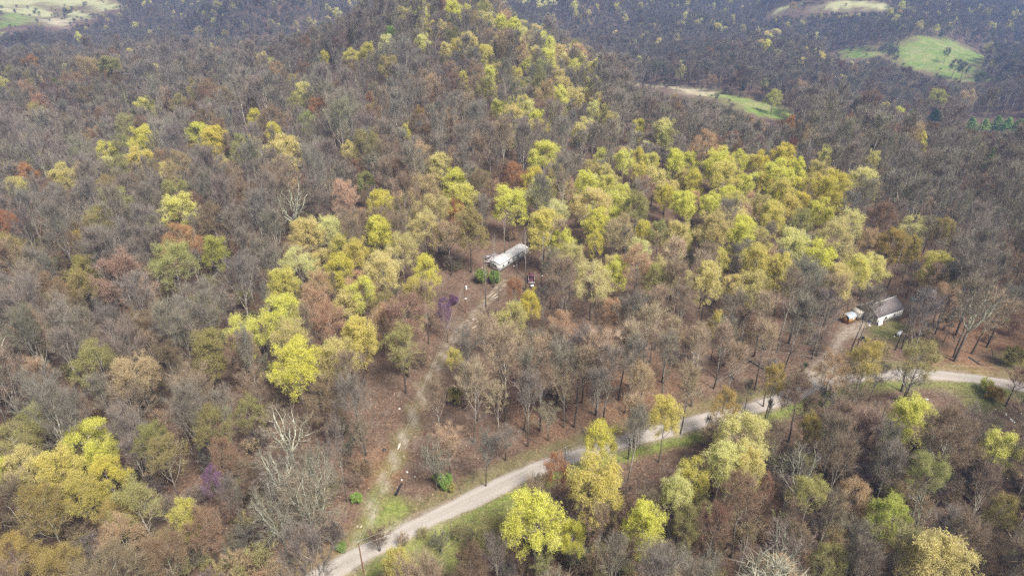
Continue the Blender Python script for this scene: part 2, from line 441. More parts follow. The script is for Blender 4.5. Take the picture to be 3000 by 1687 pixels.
def scatter(name, pts, label):
    """ONE object of kind stuff: many small plants set out on points (x, y, z, lod index, scale xy, scale z, turn, r, g, b)"""
    A = np.array(pts, float); me = bpy.data.meshes.new(name)
    me.vertices.add(len(A)); me.vertices.foreach_set('co', A[:, :3].astype(np.float32).ravel())
    for nm, typ, arr in (('which', 'INT', A[:, 3].astype(np.int32)), ('turn', 'FLOAT', A[:, 6].astype(np.float32))):
        me.attributes.new(nm, typ, 'POINT').data.foreach_set('value', arr)
    me.attributes.new('size', 'FLOAT_VECTOR', 'POINT').data.foreach_set('vector', np.column_stack([A[:, 4], A[:, 4], A[:, 5]]).astype(np.float32).ravel())
    me.attributes.new('tint', 'FLOAT_COLOR', 'POINT').data.foreach_set('color', np.column_stack([A[:, 7:10], np.ones(len(A))]).astype(np.float32).ravel())
    o = link(name, me); tag(o, label, 'forest' if 'forest' in name else 'undergrowth', None, 'stuff')
    ng = bpy.data.node_groups.new(name, 'GeometryNodeTree')
    ng.interface.new_socket('Geometry', in_out='INPUT', socket_type='NodeSocketGeometry')
    ng.interface.new_socket('Geometry', in_out='OUTPUT', socket_type='NodeSocketGeometry')
    gi, go = ng.nodes.new('NodeGroupInput'), ng.nodes.new('NodeGroupOutput')
    gti = ng.nodes.new('GeometryNodeGeometryToInstance')
    for src, _h, _r in reversed(LOD):
        oi = ng.nodes.new('GeometryNodeObjectInfo'); oi.inputs['Object'].default_value = src
        ng.links.new(oi.outputs['Geometry'], gti.inputs[0])
    iop = ng.nodes.new('GeometryNodeInstanceOnPoints'); iop.inputs['Pick Instance'].default_value = True
    def named(nm, typ):
        n = ng.nodes.new('GeometryNodeInputNamedAttribute'); n.data_type = typ; n.inputs[0].default_value = nm; return n.outputs[0]
    cx = ng.nodes.new('ShaderNodeCombineXYZ'); ng.links.new(named('turn', 'FLOAT'), cx.inputs[2])
    ng.links.new(gi.outputs[0], iop.inputs['Points']); ng.links.new(gti.outputs[0], iop.inputs['Instance'])
    ng.links.new(named('which', 'INT'), iop.inputs['Instance Index']); ng.links.new(cx.outputs[0], iop.inputs['Rotation'])
    ng.links.new(named('size', 'FLOAT_VECTOR'), iop.inputs['Scale']); ng.links.new(iop.outputs[0], go.inputs[0])
    o.modifiers.new('plants', 'NODES').node_group = ng
    return o

# ------------------------------------------------------------------ the setting: ground, road, lane, fields
ROAD_PX = [(930, 1700), (1000, 1660), (1075, 1618), (1155, 1571), (1230, 1534), (1311, 1495), (1410, 1448), (1505, 1403), (1620, 1354), (1719, 1324), (1860, 1283),
           (2010, 1250), (2116, 1215), (2272, 1176), (2370, 1140), (2440, 1117), (2500, 1105), (2570, 1099), (2650, 1096), (2749, 1099), (2843, 1107), (2959, 1126), (3060, 1146), (3160, 1170)]
DRIVE_PX = [(2372, 1140), (2384, 1100), (2415, 1058), (2447, 1018), (2470, 985), (2500, 955), (2530, 945)]
LANE_PX = [(1046, 1625), (1058, 1580), (1078, 1520), (1102, 1460), (1132, 1395), (1164, 1325), (1200, 1250), (1228, 1180), (1256, 1115), (1290, 1050),
           (1335, 985), (1385, 930), (1425, 885), (1452, 850), (1480, 825)]

def smooth_path(pts, step=2.0):
    P = np.array(pts, float); s = np.concatenate([[0], np.cumsum(np.linalg.norm(np.diff(P[:, :2], axis=0), axis=1))])
    for _ in range(2):
        n = max(8, int(s[-1] / step)); t = np.linspace(0, s[-1], n)
        Q = np.column_stack([np.interp(t, s, P[:, i]) for i in range(2)])
        k = 3
        for _k in range(k):
            Q[1:-1] = Q[1:-1] * .5 + (Q[:-2] + Q[2:]) * .25
        P = Q; s = np.concatenate([[0], np.cumsum(np.linalg.norm(np.diff(P, axis=0), axis=1))])
    return P

ROAD = smooth_path([at(*p) for p in ROAD_PX])
a_, b_ = ROAD[0], ROAD[0] - (ROAD[1] - ROAD[0]) / np.linalg.norm(ROAD[1] - ROAD[0]) * 60
ROAD = np.vstack([np.linspace(b_, a_, 30)[:-1], ROAD])
e_ = ROAD[-1] + (ROAD[-1] - ROAD[-2]) / np.linalg.norm(ROAD[-1] - ROAD[-2]) * 60
ROAD = np.vstack([ROAD, np.linspace(ROAD[-1], e_, 30)[1:]])
DRIVE = smooth_path([at(*p) for p in DRIVE_PX]); LANE = smooth_path([at(*p) for p in LANE_PX])

def dist_path(x, y, path):
    x = np.asarray(x, float); y = np.asarray(y, float); d = np.full(x.shape, 1e9)
    for a, b in zip(path[:-1:1], path[1::1]):
        ab = b - a; L = ab @ ab + 1e-9
        t = np.clip(((x - a[0]) * ab[0] + (y - a[1]) * ab[1]) / L, 0, 1)
        d = np.minimum(d, np.hypot(x - a[0] - t * ab[0], y - a[1] - t * ab[1]))
    return d

def in_poly(x, y, poly):
    x = np.asarray(x, float); y = np.asarray(y, float); c = np.zeros(x.shape, bool)
    n = len(poly)
    for i in range(n):
        x1, y1 = poly[i][:2]; x2, y2 = poly[(i + 1) % n][:2]
        cond = ((y1 > y) != (y2 > y)) & (x < (x2 - x1) * (y - y1) / ((y2 - y1) if y2 != y1 else 1e-9) + x1)
        c ^= cond
    return c

FIELDS_PX = {   # outline in the photo -> kind of ground
    'meadow': ([(2640, 132), (2792, 124), (2881, 159), (2866, 182), (2819, 217), (2924, 240), (2815, 229), (2737, 217), (2637, 175), (2582, 159), (2485, 171), (2427, 147), (2466, 145), (2555, 151), (2605, 163), (2640, 163)], 'g'),
    'strip tan': ([(1850, 236), (2000, 258), (2105, 276), (2115, 290), (2000, 270), (1880, 248)], 't'),
    'strip green': ([(2105, 276), (2230, 300), (2312, 328), (2312, 344), (2230, 342), (2115, 292)], 'g'),
    'ridge field': ([(2250, 33), (2380, 24), (2470, 8), (2560, 8), (2620, 16), (2570, 23), (2440, 23), (2260, 38)], 'p'),
    'left green': ([(0, 54), (40, 46), (108, 49), (96, 64), (50, 74), (30, 82), (0, 86)], 'g'),
    'left pale': ([(0, 26), (70, 27), (177, 34), (180, 41), (110, 45), (60, 43), (0, 36)], 'p'),
    'left mid': ([(200, 45), (214, 38), (262, 41), (256, 58), (215, 54)], 'p'),
    'left bare': ([(122, 54), (200, 57), (212, 66), (165, 76), (130, 64)], 't'),
    'left far': ([(262, 9), (346, 10), (342, 24), (300, 30), (262, 27)], 'p'),
    'left top': ([(-60, -14), (330, -14), (310, 3), (140, 8), (-60, 12)], 'p'),
}
FIELDS_W = {k: ([at(*p)[:2] for p in poly], t) for k, (poly, t) in FIELDS_PX.items()}

def axis(lo, near0, near1, hi, d0, d1, g=1.07):
    a = list(np.arange(near0, near1, d0)); s = d0
    while a[-1] < hi: s = min(s * g, d1); a.append(a[-1] + s)
    s = d0; b = []
    x = near0
    while x > lo: s = min(s * g, d1); x -= s; b.append(x)
    return np.array(b[::-1] + a)

gx = axis(-3200, -130, 150, 3200, 1.15, 9, 1.03); gy = axis(-400, 55, 250, 3600, 1.15, 9, 1.03)
X, Y = np.meshgrid(gx, gy); Z = ground(X, Y)
near = (np.hypot(X, Y - 150) < 260)
dR = np.full(X.shape, 1e3); dD = dR.copy(); dL = dR.copy()
dR[near] = dist_path(X[near], Y[near], ROAD); dD[near] = dist_path(X[near], Y[near], DRIVE); dL[near] = dist_path(X[near], Y[near], LANE)
wob = np.sin(X * .9 + Y * .37) * .5 + np.sin(X * .31 - Y * .73) * .7
grass = np.clip(1.15 - (dL + wob) / 2.6, 0, 1) * np.interp(Y, [88, 104, 150], [.55, .28, .08])
ROADX = np.interp(X, ROAD[:, 0], ROAD[:, 1])
below = (Y < ROADX)
grass = np.maximum(grass, np.clip(1.2 - np.abs(dR + wob * .6 - 3.6) / 2.4, 0, 1) * np.where(below, .85, .3))
def blob(px, py, r, amt):
    p = at(px, py); return np.clip(1.3 - np.hypot(X - p[0], Y - p[1]) / r + wob * .22, 0, 1) * amt
for px, py, r, amt in ((1150, 1495, 4, .8), (1125, 1530, 4, .8), (1290, 1590, 6, 1), (1190, 1600, 4, .8), (1420, 1520, 6, .7), (1520, 1470, 4, .6), (2850, 1140, 6, 1.), (2870, 1165, 5, .9),
                       (2600, 975, 5, .45), (2640, 955, 4, .5), (2980, 1150, 4, .6), (2960, 1060, 5, .5), (2560, 960, 3, .3), (1120, 1600, 4, .7)):
    grass = np.maximum(grass, blob(px, py, r, amt))
gravel = np.maximum(np.clip(1.25 - (dD + wob * .7) / 1.5, 0, 1) * .75, np.clip(1.0 - (dR - 1.9 + wob * .25) / .9, 0, 1) * .6)
gravel = np.maximum(gravel, blob(2425, 1075, 3.2, 1)); gravel = np.maximum(gravel, blob(2385, 1110, 3.6, 1)); gravel = np.maximum(gravel, blob(2500, 970, 3.2, .7))
gravel = np.maximum(gravel, np.clip(1 - np.abs(dL - .75) / .45, 0, 1) * .85)
rust = np.zeros(X.shape)
for px, py, r, amt in ((2900, 985, 16, .38), (2960, 1000, 14, .38), (2830, 1060, 8, .4), (2760, 1085, 6, .4), (1600, 1230, 10, .2), (1850, 1150, 16, .3), (880, 1640, 9, .5), (1110, 1370, 6, .3)):
    rust = np.maximum(rust, blob(px, py, r, amt))
pale = np.zeros(X.shape); rich = np.zeros(X.shape)
for k, (poly, t) in FIELDS_W.items():
    P = np.array(poly); bb = (X > P[:, 0].min() - 1) & (X < P[:, 0].max() + 1) & (Y > P[:, 1].min() - 1) & (Y < P[:, 1].max() + 1)
    bb = (X > P[:, 0].min() - 60) & (X < P[:, 0].max() + 60) & (Y > P[:, 1].min() - 60) & (Y < P[:, 1].max() + 60)
    xs_, ys_ = X[bb], Y[bb]; xs_ = xs_ + 6 * np.sin(ys_ * .11) + 4 * np.sin(ys_ * .31 + xs_ * .2); ys_ = ys_ + 7 * np.sin(xs_ * .09 + 1) + 4 * np.sin(xs_ * .27)
    fr = np.mean([in_poly(xs_ + r * math.cos(a), ys_ + r * math.sin(a), poly) for r in (0, 14, 30) for a in np.arange(0, 6.28, .785)], axis=0)   # ragged, soft edge
    core = np.clip(fr * 2.2 - .1, 0, 1)
    grass[bb] = np.maximum(grass[bb], core * (1.0 if t in 'gp' else .1)); rich[bb] = np.maximum(rich[bb], core * (.8 if t == 'g' else .4 if t == 'p' else 0))
    pale[bb] = np.maximum(pale[bb], core * {'g': 0, 'p': .4, 't': .55}[t])
nx, ny = len(gx), len(gy)
me = bpy.data.meshes.new('ground')
i = np.arange(ny - 1)[:, None] * nx; j = np.arange(nx - 1)[None]
F = np.stack([i + j, i + j + 1, i + nx + j + 1, i + nx + j], -1).reshape(-1, 4)
mb = MB(); mb.add(np.stack([X, Y, Z], -1).reshape(-1, 3), F)

m, nt, b = new_mat('forest_floor'); co = objco(nt)
att = N(nt, 'ShaderNodeAttribute', attribute_name='cover'); sep = N(nt, 'ShaderNodeSeparateColor'); nt.links.new(att.outputs['Color'], sep.inputs[0])
att2 = N(nt, 'ShaderNodeAttribute', attribute_name='soil'); sep2 = N(nt, 'ShaderNodeSeparateColor'); nt.links.new(att2.outputs['Color'], sep2.inputs[0])
fine = noise(nt, 2.2, 5, co, .7); big = noise(nt, .09, 4, co); mid_ = noise(nt, .5, 4, co, .6)
litter = ramp(nt, fine, [(.28, (.045, .032, .025)), (.46, (.125, .084, .06)), (.6, (.22, .14, .098)), (.78, (.37, .265, .19))])
litter = mix(nt, ramp(nt, big, [(.35, (0, 0, 0)), (.62, (.9, .9, .9))]), litter, mix(nt, 1., litter, (.66, .68, .70), 'MULTIPLY'))
litter = mix(nt, ramp(nt, noise(nt, .22, 5, co, .65), [(.52, (0, 0, 0)), (.66, (.8, .8, .8))]), litter, ramp(nt, fine, [(.3, (.10, .075, .06)), (.7, (.23, .18, .14))]))
litter = mix(nt, ramp(nt, mid_, [(.5, (0, 0, 0)), (.75, (.45, .45, .45))]), litter, (.25, .19, .145))
rus = ramp(nt, fine, [(.3, (.16, .075, .035)), (.55, (.40, .20, .085)), (.75, (.55, .33, .16))])
litter = mix(nt, mul(nt, sep2.outputs[0], .75), litter, rus)
gr = ramp(nt, noise(nt, 1.1, 5, co, .65), [(.3, (.10, .145, .03)), (.52, (.20, .27, .055)), (.72, (.34, .36, .10))])
gf = mul(nt, sep.outputs[0], mul(nt, ramp(nt, noise(nt, .8, 5, co, .65), [(.25, (.35, .35, .35)), (.5, (1, 1, 1))]), 1.0))
gr = mix(nt, sep.outputs[2], gr, ramp(nt, noise(nt, .25, 5, co, .6), [(.3, (.075, .13, .025)), (.55, (.155, .25, .05)), (.75, (.29, .34, .10))]))
gr = mix(nt, mul(nt, ramp(nt, noise(nt, .045, 5, co, .65), [(.42, (0, 0, 0)), (.62, (1, 1, 1))]), .6), gr, ramp(nt, noise(nt, .4, 4, co), [(.35, (.24, .23, .09)), (.65, (.42, .36, .20))]))
c = mix(nt, gf, litter, gr)
pl = ramp(nt, noise(nt, .12, 5, co), [(.3, (.55, .48, .33)), (.6, (.72, .66, .45)), (.8, (.62, .64, .38))])
c = mix(nt, sep2.outputs[1], c, pl)
gv = ramp(nt, noise(nt, 3.5, 5, co, .7), [(.3, (.24, .2, .165)), (.55, (.42, .37, .31)), (.8, (.55, .5, .43))])
gvf = mul(nt, sep.outputs[1], ramp(nt, noise(nt, .9, 4, co, .7), [(.3, (.2, .2, .2)), (.55, (1, 1, 1))]))
c = mix(nt, gvf, c, gv)
nt.links.new(c, b.inputs['Base Color']); b.inputs['Roughness'].default_value = 1
bp = N(nt, 'ShaderNodeBump'); bp.inputs['Strength'].default_value = .6; bp.inputs['Distance'].default_value = .15
nt.links.new(fine, bp.inputs['Height']); nt.links.new(bp.outputs[0], b.inputs['Normal'])
M['floor'] = m
gme = mb.mesh('ground', [m], True)
def vcol(me, nm, r, g, bl):
    A = np.stack([r, g, bl, np.ones(r.shape)], -1).reshape(-1, 4).astype(np.float32)
    me.attributes.new(nm, 'FLOAT_COLOR', 'POINT').data.foreach_set('color', A.ravel())
vcol(gme, 'cover', grass, gravel, rich); vcol(gme, 'soil', rust, pale, pale * 0)
tag(link('ground', gme), kind='structure')

def near_ground(x, y):
    """height of the ground mesh itself (the sheet is bilinear between its grid points)"""
    x = np.asarray(x, float); y = np.asarray(y, float)
    i = np.clip(np.searchsorted(gx, x) - 1, 0, nx - 2); j = np.clip(np.searchsorted(gy, y) - 1, 0, ny - 2)
    u = (x - gx[i]) / (gx[i + 1] - gx[i]); v = (y - gy[j]) / (gy[j + 1] - gy[j])
    return Z[j, i] * (1 - u) * (1 - v) + Z[j, i + 1] * u * (1 - v) + Z[j + 1, i] * (1 - u) * v + Z[j + 1, i + 1] * u * v

def ribbon(name, path, w, cols, lift, mat, wob=.25, seed=1):
    rg = np.random.default_rng(seed); P = np.array(path)
    T = np.gradient(P, axis=0); T /= np.linalg.norm(T, axis=1)[:, None]; Nn = np.column_stack([-T[:, 1], T[:, 0]])
    offs = np.linspace(-1, 1, cols)
    jit = np.convolve(rg.normal(size=len(P) + 4), np.ones(5) / 5, 'valid') * wob, np.convolve(rg.normal(size=len(P) + 4), np.ones(5) / 5, 'valid') * wob
    ww = np.where(offs[None] > 0, w / 2 + jit[0][:, None], w / 2 + jit[1][:, None])
    XY = P[:, None] + Nn[:, None] * (offs[None] * ww)[..., None]
    zz = near_ground(XY[..., 0], XY[..., 1]) + lift + .06 * (1 - offs ** 2)[None]
    zz[:, [0, -1]] -= .05
    k, c_ = len(P), cols; i = np.arange(k - 1)[:, None] * c_; j = np.arange(c_ - 1)[None]
    mb = MB(); mb.add(np.concatenate([XY, zz[..., None]], -1).reshape(-1, 3), np.stack([i + j, i + j + 1, i + c_ + j + 1, i + c_ + j], -1).reshape(-1, 4))
    me = mb.mesh(name, [mat], True)
    me.attributes.new('across', 'FLOAT', 'POINT').data.foreach_set('value', np.tile(offs, k).astype(np.float32))
    return link(name, me)

m, nt, b = new_mat('gravel_road'); co = objco(nt)
c = ramp(nt, noise(nt, 4.5, 6, co, .7), [(.28, (.27, .245, .22)), (.5, (.385, .355, .325)), (.75, (.50, .47, .44))])
c = mix(nt, mul(nt, noise(nt, .25, 4, co), .5), c, (.34, .30, .265))
ac = N(nt, 'ShaderNodeAttribute', attribute_name='across').outputs['Fac']
ab = mul(nt, ac, 0, 'ABSOLUTE')
tr_ = ramp(nt, ab, [(.0, (.95, .94, .92)), (.25, (.96, .95, .94)), (.5, (1.05, 1.05, 1.05)), (.75, (1.02, 1.02, 1.02)), (1., (.85, .8, .74))])
c = mix(nt, 1., c, tr_, 'MULTIPLY')
nt.links.new(c, b.inputs['Base Color']); b.inputs['Roughness'].default_value = 1
bp = N(nt, 'ShaderNodeBump'); bp.inputs['Strength'].default_value = .4; bp.inputs['Distance'].default_value = .05
nt.links.new(noise(nt, 9, 4, co), bp.inputs['Height']); nt.links.new(bp.outputs[0], b.inputs['Normal'])
tag(ribbon('gravel_road', ROAD, 4.0, 13, .05, m, .8), kind='structure')

def look_up(A, x, y):
    i = min(max(int(np.searchsorted(gx, x)) - 1, 0), nx - 1); j = min(max(int(np.searchsorted(gy, y)) - 1, 0), ny - 1); return A[j, i]

# ------------------------------------------------------------------ the trees
PAL = {'bright': (.88, .80, .19), 'yellow': (.81, .735, .24), 'darkolive': (.16, .19, .12), 'soft': (.79, .705, .32), 'yg': (.57, .58, .17), 'olive': (.47, .44, .18), 'tan': (.60, .45, .28), 'gold': (.56, .44, .15),
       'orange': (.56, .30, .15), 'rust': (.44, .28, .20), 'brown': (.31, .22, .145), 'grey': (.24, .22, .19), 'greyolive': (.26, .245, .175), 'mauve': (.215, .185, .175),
       'green': (.36, .50, .16), 'purple': (.34, .21, .33), 'dark': (.045, .12, .035), 'white': (.5, .48, .44), 'red': (.33, .15, .14)}
# seen in the photo: crown centre x, y, crown width (photo pixels), family, colour
SEEN = '''528 612 120 sparse yellow;23 650 65 bud orange;118 663 34 bud orange;233 704 38 bud gold;532 702 105 bud orange;500 764 118 bud olive;625 733 66 leaf yg;357 791 140 bud rust;233 830 76 bud olive;815 834 82 leaf yellow;986 787 84 leaf bright;993 722 60 leaf yellow;807 925 122 leaf bright;716 970 92 leaf yellow;613 1024 100 leaf olive;866 1070 124 leaf bright;287 1047 125 bud olive;407 1080 118 bud tan;920 884 92 bud tan;963 1050 100 leaf soft
1117 597 78 leaf bright;1493 593 92 leaf bright;1109 680 80 leaf bright;1038 730 62 leaf yellow;1248 660 96 bud soft;1377 667 90 leaf olive;1241 791 72 leaf bright;1120 780 92 leaf soft;1058 861 80 leaf bright;1178 923 118 bud rust;1050 982 104 leaf yellow;1175 1000 98 bud olive;1307 905 42 bud purple;1594 667 92 leaf yellow;1644 705 72 leaf bright;1741 647 64 leaf bright;1745 710 46 leaf bright;1881 671 42 leaf bright;1978 690 72 leaf soft;1862 605 70 leaf olive;1730 600 100 leaf soft;1807 795 60 leaf bright;1738 815 108 bud soft;1555 888 56 leaf bright;1493 931 88 leaf soft;1509 846 46 bud orange;1330 1047 54 sparse yellow;1369 1000 80 bare grey;1338 615 50 bud orange;1350 580 76 leaf yellow;1951 574 48 leaf bright
2015 605 42 leaf bright;2074 605 46 leaf bright;2400 620 64 leaf bright;2264 636 76 leaf yellow;2318 605 52 leaf yellow;2283 578 54 leaf bright;2175 686 82 leaf bright;2097 760 66 leaf yellow;2210 760 84 leaf yellow;2202 841 94 leaf soft;2400 756 88 leaf bright;2450 826 84 leaf soft;2520 783 70 leaf yellow;2621 713 80 leaf gold;2675 729 46 leaf gold;2668 671 74 bud soft;2745 779 84 leaf yellow;2761 667 60 leaf olive;2008 702 34 leaf bright;2105 938 50 sparse yellow;2543 1040 94 bud gold;2272 1105 72 sparse gold;2699 1047 96 bud olive;2443 1078 88 bud tan
1952 1210 82 leaf yellow;1769 1291 98 leaf bright;1746 1415 148 leaf yellow;1637 1369 70 bud orange;1571 1520 150 leaf bright;1676 1567 70 leaf bright;1882 1532 112 leaf bright;1171 1650 84 leaf yellow;1971 1427 78 leaf soft;2128 1182 78 bud gold;2175 1275 136 leaf soft;2194 1357 92 leaf soft;2117 1340 104 leaf soft;2016 1404 84 leaf yellow;2668 1221 108 leaf bright;2594 1512 112 leaf yg;2377 1264 60 sparse gold;2925 1299 110 sparse yellow;2730 1380 104 bud olive;2948 1493 72 bud olive;2757 1660 186 leaf soft;2256 1427 40 bud rust;2186 1454 118 bud brown;2505 1458 90 bud tan;2357 1373 146 lichen grey;2303 1582 146 lichen grey;2179 1610 76 dead white;2715 1480 108 lichen greyolive;2668 1582 100 bare olive
255 1300 124 leaf bright;180 1375 110 leaf yellow;312 1385 100 leaf bright;232 1440 92 leaf yellow;78 1365 104 leaf soft;12 1392 74 leaf bright;474 1330 110 sparse olive;411 1466 128 bud olive;637 1330 76 bud rust;544 1505 72 leaf yellow;598 1532 98 bud rust;342 1501 92 bud gold;350 1563 118 bud tan;466 1610 112 bud brown;39 1621 112 bud gold;190 1629 110 bud gold;614 1404 58 bud purple;808 1365 140 lichen grey;932 1357 110 lichen grey;777 1450 128 lichen grey;843 1252 150 lichen greyolive;117 1396 90 lichen grey;680 1420 70 bare mauve
415 404 70 leaf bright;582 388 62 leaf bright;621 412 74 leaf bright;745 345 43 leaf bright;807 388 45 leaf bright;316 443 52 leaf bright;411 470 72 leaf yellow;842 443 88 leaf soft;373 369 74 bud olive;427 310 68 sparse yellow;318 194 60 leaf olive;345 197 50 leaf olive;314 219 25 bud orange;528 299 50 bud olive;190 520 74 leaf soft;248 408 28 leaf gold;78 509 60 bud orange;43 551 60 leaf soft;928 311 50 bud orange;866 303 58 bud olive;796 167 26 leaf bright;951 167 26 leaf bright;318 543 60 bud olive;656 481 46 bud soft;384 155 22 leaf yellow;12 248 34 leaf soft;93 182 40 bud orange
1144 97 32 leaf green;1078 151 45 leaf yellow;1023 171 50 leaf yellow;1334 132 34 leaf yellow;1303 148 34 leaf soft;1245 124 40 leaf soft;1423 155 46 leaf yellow;1431 217 38 leaf yellow;1357 229 30 leaf yellow;1326 27 45 leaf bright;1369 31 32 leaf yellow;1423 58 45 leaf soft;1470 66 32 leaf bright;1505 74 40 leaf bright;1532 72 34 leaf yellow;1606 171 50 leaf bright;1637 155 50 leaf soft;1680 194 36 leaf yellow;1726 202 36 leaf yellow;1637 221 40 leaf soft;1644 287 58 leaf yellow;1690 285 46 leaf soft;1516 217 32 leaf yellow;1462 322 46 leaf yellow;1501 342 68 leaf soft;1575 345 42 leaf bright;1738 322 42 leaf soft;1873 373 38 leaf bright;1951 400 50 leaf soft;1699 388 46 leaf soft;1594 450 84 leaf bright;1287 485 60 leaf soft;1334 532 70 leaf bright;1497 509 64 bud orange;1023 443 46 leaf soft;1233 334 28 leaf gold;1082 291 28 bud orange;1194 384 26 leaf yellow;1074 536 50 leaf olive;1175 501 70 bud brown;1757 462 46 leaf yellow;1827 466 50 leaf yellow;1873 462 42 leaf bright;1908 478 50 leaf yellow;1978 474 56 leaf bright;1722 532 60 leaf bright;1772 543 50 leaf yellow;1866 509 42 leaf yellow
2019 474 50 leaf bright;2101 478 66 leaf bright;2163 466 46 leaf bright;2221 474 50 leaf bright;2299 462 60 leaf bright;2128 512 76 leaf yellow;2272 508 78 leaf bright;2341 497 50 leaf bright;2031 528 50 leaf bright;2295 551 58 leaf yellow;2380 535 50 leaf yellow;2536 532 80 leaf soft;2419 458 40 leaf soft;2555 466 36 leaf soft;2240 530 50 leaf yellow;2180 545 50 leaf bright;2268 283 44 leaf yg;2745 283 46 leaf yg;2633 330 34 leaf bright;2594 314 24 leaf yellow;2706 415 34 leaf yellow;2318 357 28 bud orange;2489 353 30 bud orange;2330 423 26 bud red;2846 365 42 evergreen green;2885 372 42 evergreen green;2920 362 44 evergreen green;2952 366 42 evergreen green;2985 372 44 evergreen green;2738 342 46 evergreen dark;2670 340 30 evergreen green;2904 462 38 evergreen green;2105 81 28 leaf yellow;2326 16 18 leaf gold;2637 39 18 leaf gold;2272 97 30 leaf soft;2800 188 36 bud darkolive;2828 196 30 bud darkolive;2775 150 20 bud darkolive;2620 150 30 bud darkolive;2600 140 30 bud darkolive;2870 225 34 bud darkolive
2550 700 60 bud tan;2600 1290 90 bare mauve;2470 1330 90 bare brown;2860 1240 90 bare mauve;2900 1420 90 bare brown;2520 1240 90 bare brown;2430 1490 90 bare brown;1270 1330 84 lichen greyolive;1420 1290 80 bare grey;1860 1250 88 bare greyolive;2020 1530 80 bud olive;2090 1520 90 bud brown;1380 1640 90 bud brown;1460 1600 80 bare mauve;1800 1640 100 bare greyolive;1950 1640 90 bare brown;2430 1640 100 bud olive;2560 1640 90 bare grey;2900 1620 90 bare brown;1960 1020 92 bare greyolive;1830 1000 92 bare tan;1700 1010 92 bare grey;1590 1030 92 bare tan;1470 1040 92 bare tan;2060 1000 80 bare tan;2340 920 100 bare greyolive;2250 980 80 bare tan;1550 1130 80 bare grey;1660 1120 80 bare tan;1880 1120 80 bare tan;1760 1130 76 bare grey;2020 1110 76 bare tan;2150 1040 70 bare tan;1420 960 70 bare tan;1640 950 76 bud tan;1790 920 80 bud tan;1900 930 80 bare tan;2870 860 90 bare greyolive;2950 880 90 bare grey'''
rows = [r.split() for r in SEEN.replace('\n', ';').split(';') if r.strip()]
LEAN = {}
TREES = []       # dicts: x y z h w(crown width m) fam col var seen d
BASES = '''1424 915 19 snag;1461 882 12 snag;1541 850 20 snag;1585 838 18 snag;1632 806 17 bare;1610 800 15 snag;1656 796 16 snag;1515 832 9 snag;1478 762 16 snag;1447 842 18 snag;1655 1235 21 bare;1682 1252 20 bare;1745 1216 21 bare;1766 1246 21 bare;1535 1262 20 bare;1582 1262 20 bare;1400 1232 15 bare;1481 1348 8 bare;1365 1202 14 bare;1630 1192 20 bare;1705 1180 18 bare;1830 1210 20 bare;1608 1290 9 bare;2279 1030 22 bare;2392 1045 21 bare;2378 1052 19 bare;2490 1038 19 bare;2503 1030 17 snag;2600 842 17 snag;2622 1026 18 snag;2641 1022 16 snag;2796 1058 22 lichen;2846 1036 18 bare;2733 950 18 bare;2746 945 17 bare;2066 892 18 bare;2052 884 15 bare;2150 846 15 bare;2236 778 14 bare;2166 1045 13 bare;2050 905 17 bare;2260 880 16 bare;2130 1010 15 bare;1980 1040 19 bare;1905 1060 20 bare;1840 1075 20 bare;1560 1175 18 bare;1470 1175 17 bare;1940 1120 18 bare;2010 1150 16 bare;2100 1110 16 bare;1290 1290 16 bare;1320 1390 12 bare;2236 1192 12 bare;2180 1205 8 bare;2320 1175 9 bare;2460 1180 10 bare;2545 1175 10 bare;2640 1180 11 lichen;2985 1200 14 bare;2945 1190 10 bare;847 1648 17 lichen;940 1615 19 lichen;925 1612 18 lichen;1840 1345 17 bare;1865 1300 8 bare;560 1285 18 snag;425 1320 17 bare;175 1250 18 bare;95 1105 20 bare;60 1040 20 bare;230 1060 19 bare;480 1010 18 bare;430 880 18 bare;2880 920 18 bare;2930 860 18 bare;2700 935 17 bare'''
HZ = {'shrub': .55, 'bush': .5, 'evergreen': .5, 'dead': .65}
def fam_h(fam, v): return PROTO[fam, v][2], RAD[fam, v]
for k, (px, py, w, fam, col) in enumerate(rows):
    px, py, w = float(px), float(py), float(w)
    nv = len(FAM[fam]) if fam in FAM else 2
    v = k % nv if fam != 'leaf' else (0, 1, 2, 3, 4, 0, 1, 3)[k % 8]
    H0, R0 = fam_h(fam, v); fz = FZ[fam, v]
    h = H0
    for _ in range(3):
        p = at(px, py, fz * h); d = proj(*p)[2]; wm = w / FPX * d * (1.12 if fam in ('leaf', 'bud') else 1)
        h = H0 * min(1.25, max(.55, .5 + .5 * wm / (2 * R0)))
    TREES.append(dict(x=p[0], y=p[1], h=h, w=wm, fam=fam, col=col, v=v, seen=True, px=px, py=py))

for k, r in enumerate(BASES.replace('\n', ';').split(';')):
    px, py, h, fam = r.split(); p = at(float(px), float(py)); h = float(h); v = k % len(FAM[fam]); H0, R0 = fam_h(fam, v)
    qx, qy, d = proj(p[0], p[1], p[2] + FZ[fam, v] * h)
    TREES.append(dict(x=p[0], y=p[1], h=h, w=2 * R0 * (.35 + .6 * h / H0), fam=fam, col=('tan', 'grey', 'greyolive', 'brown')[k % 4] if fam != 'lichen' else 'greyolive', v=v, seen=True, px=qx, py=qy))

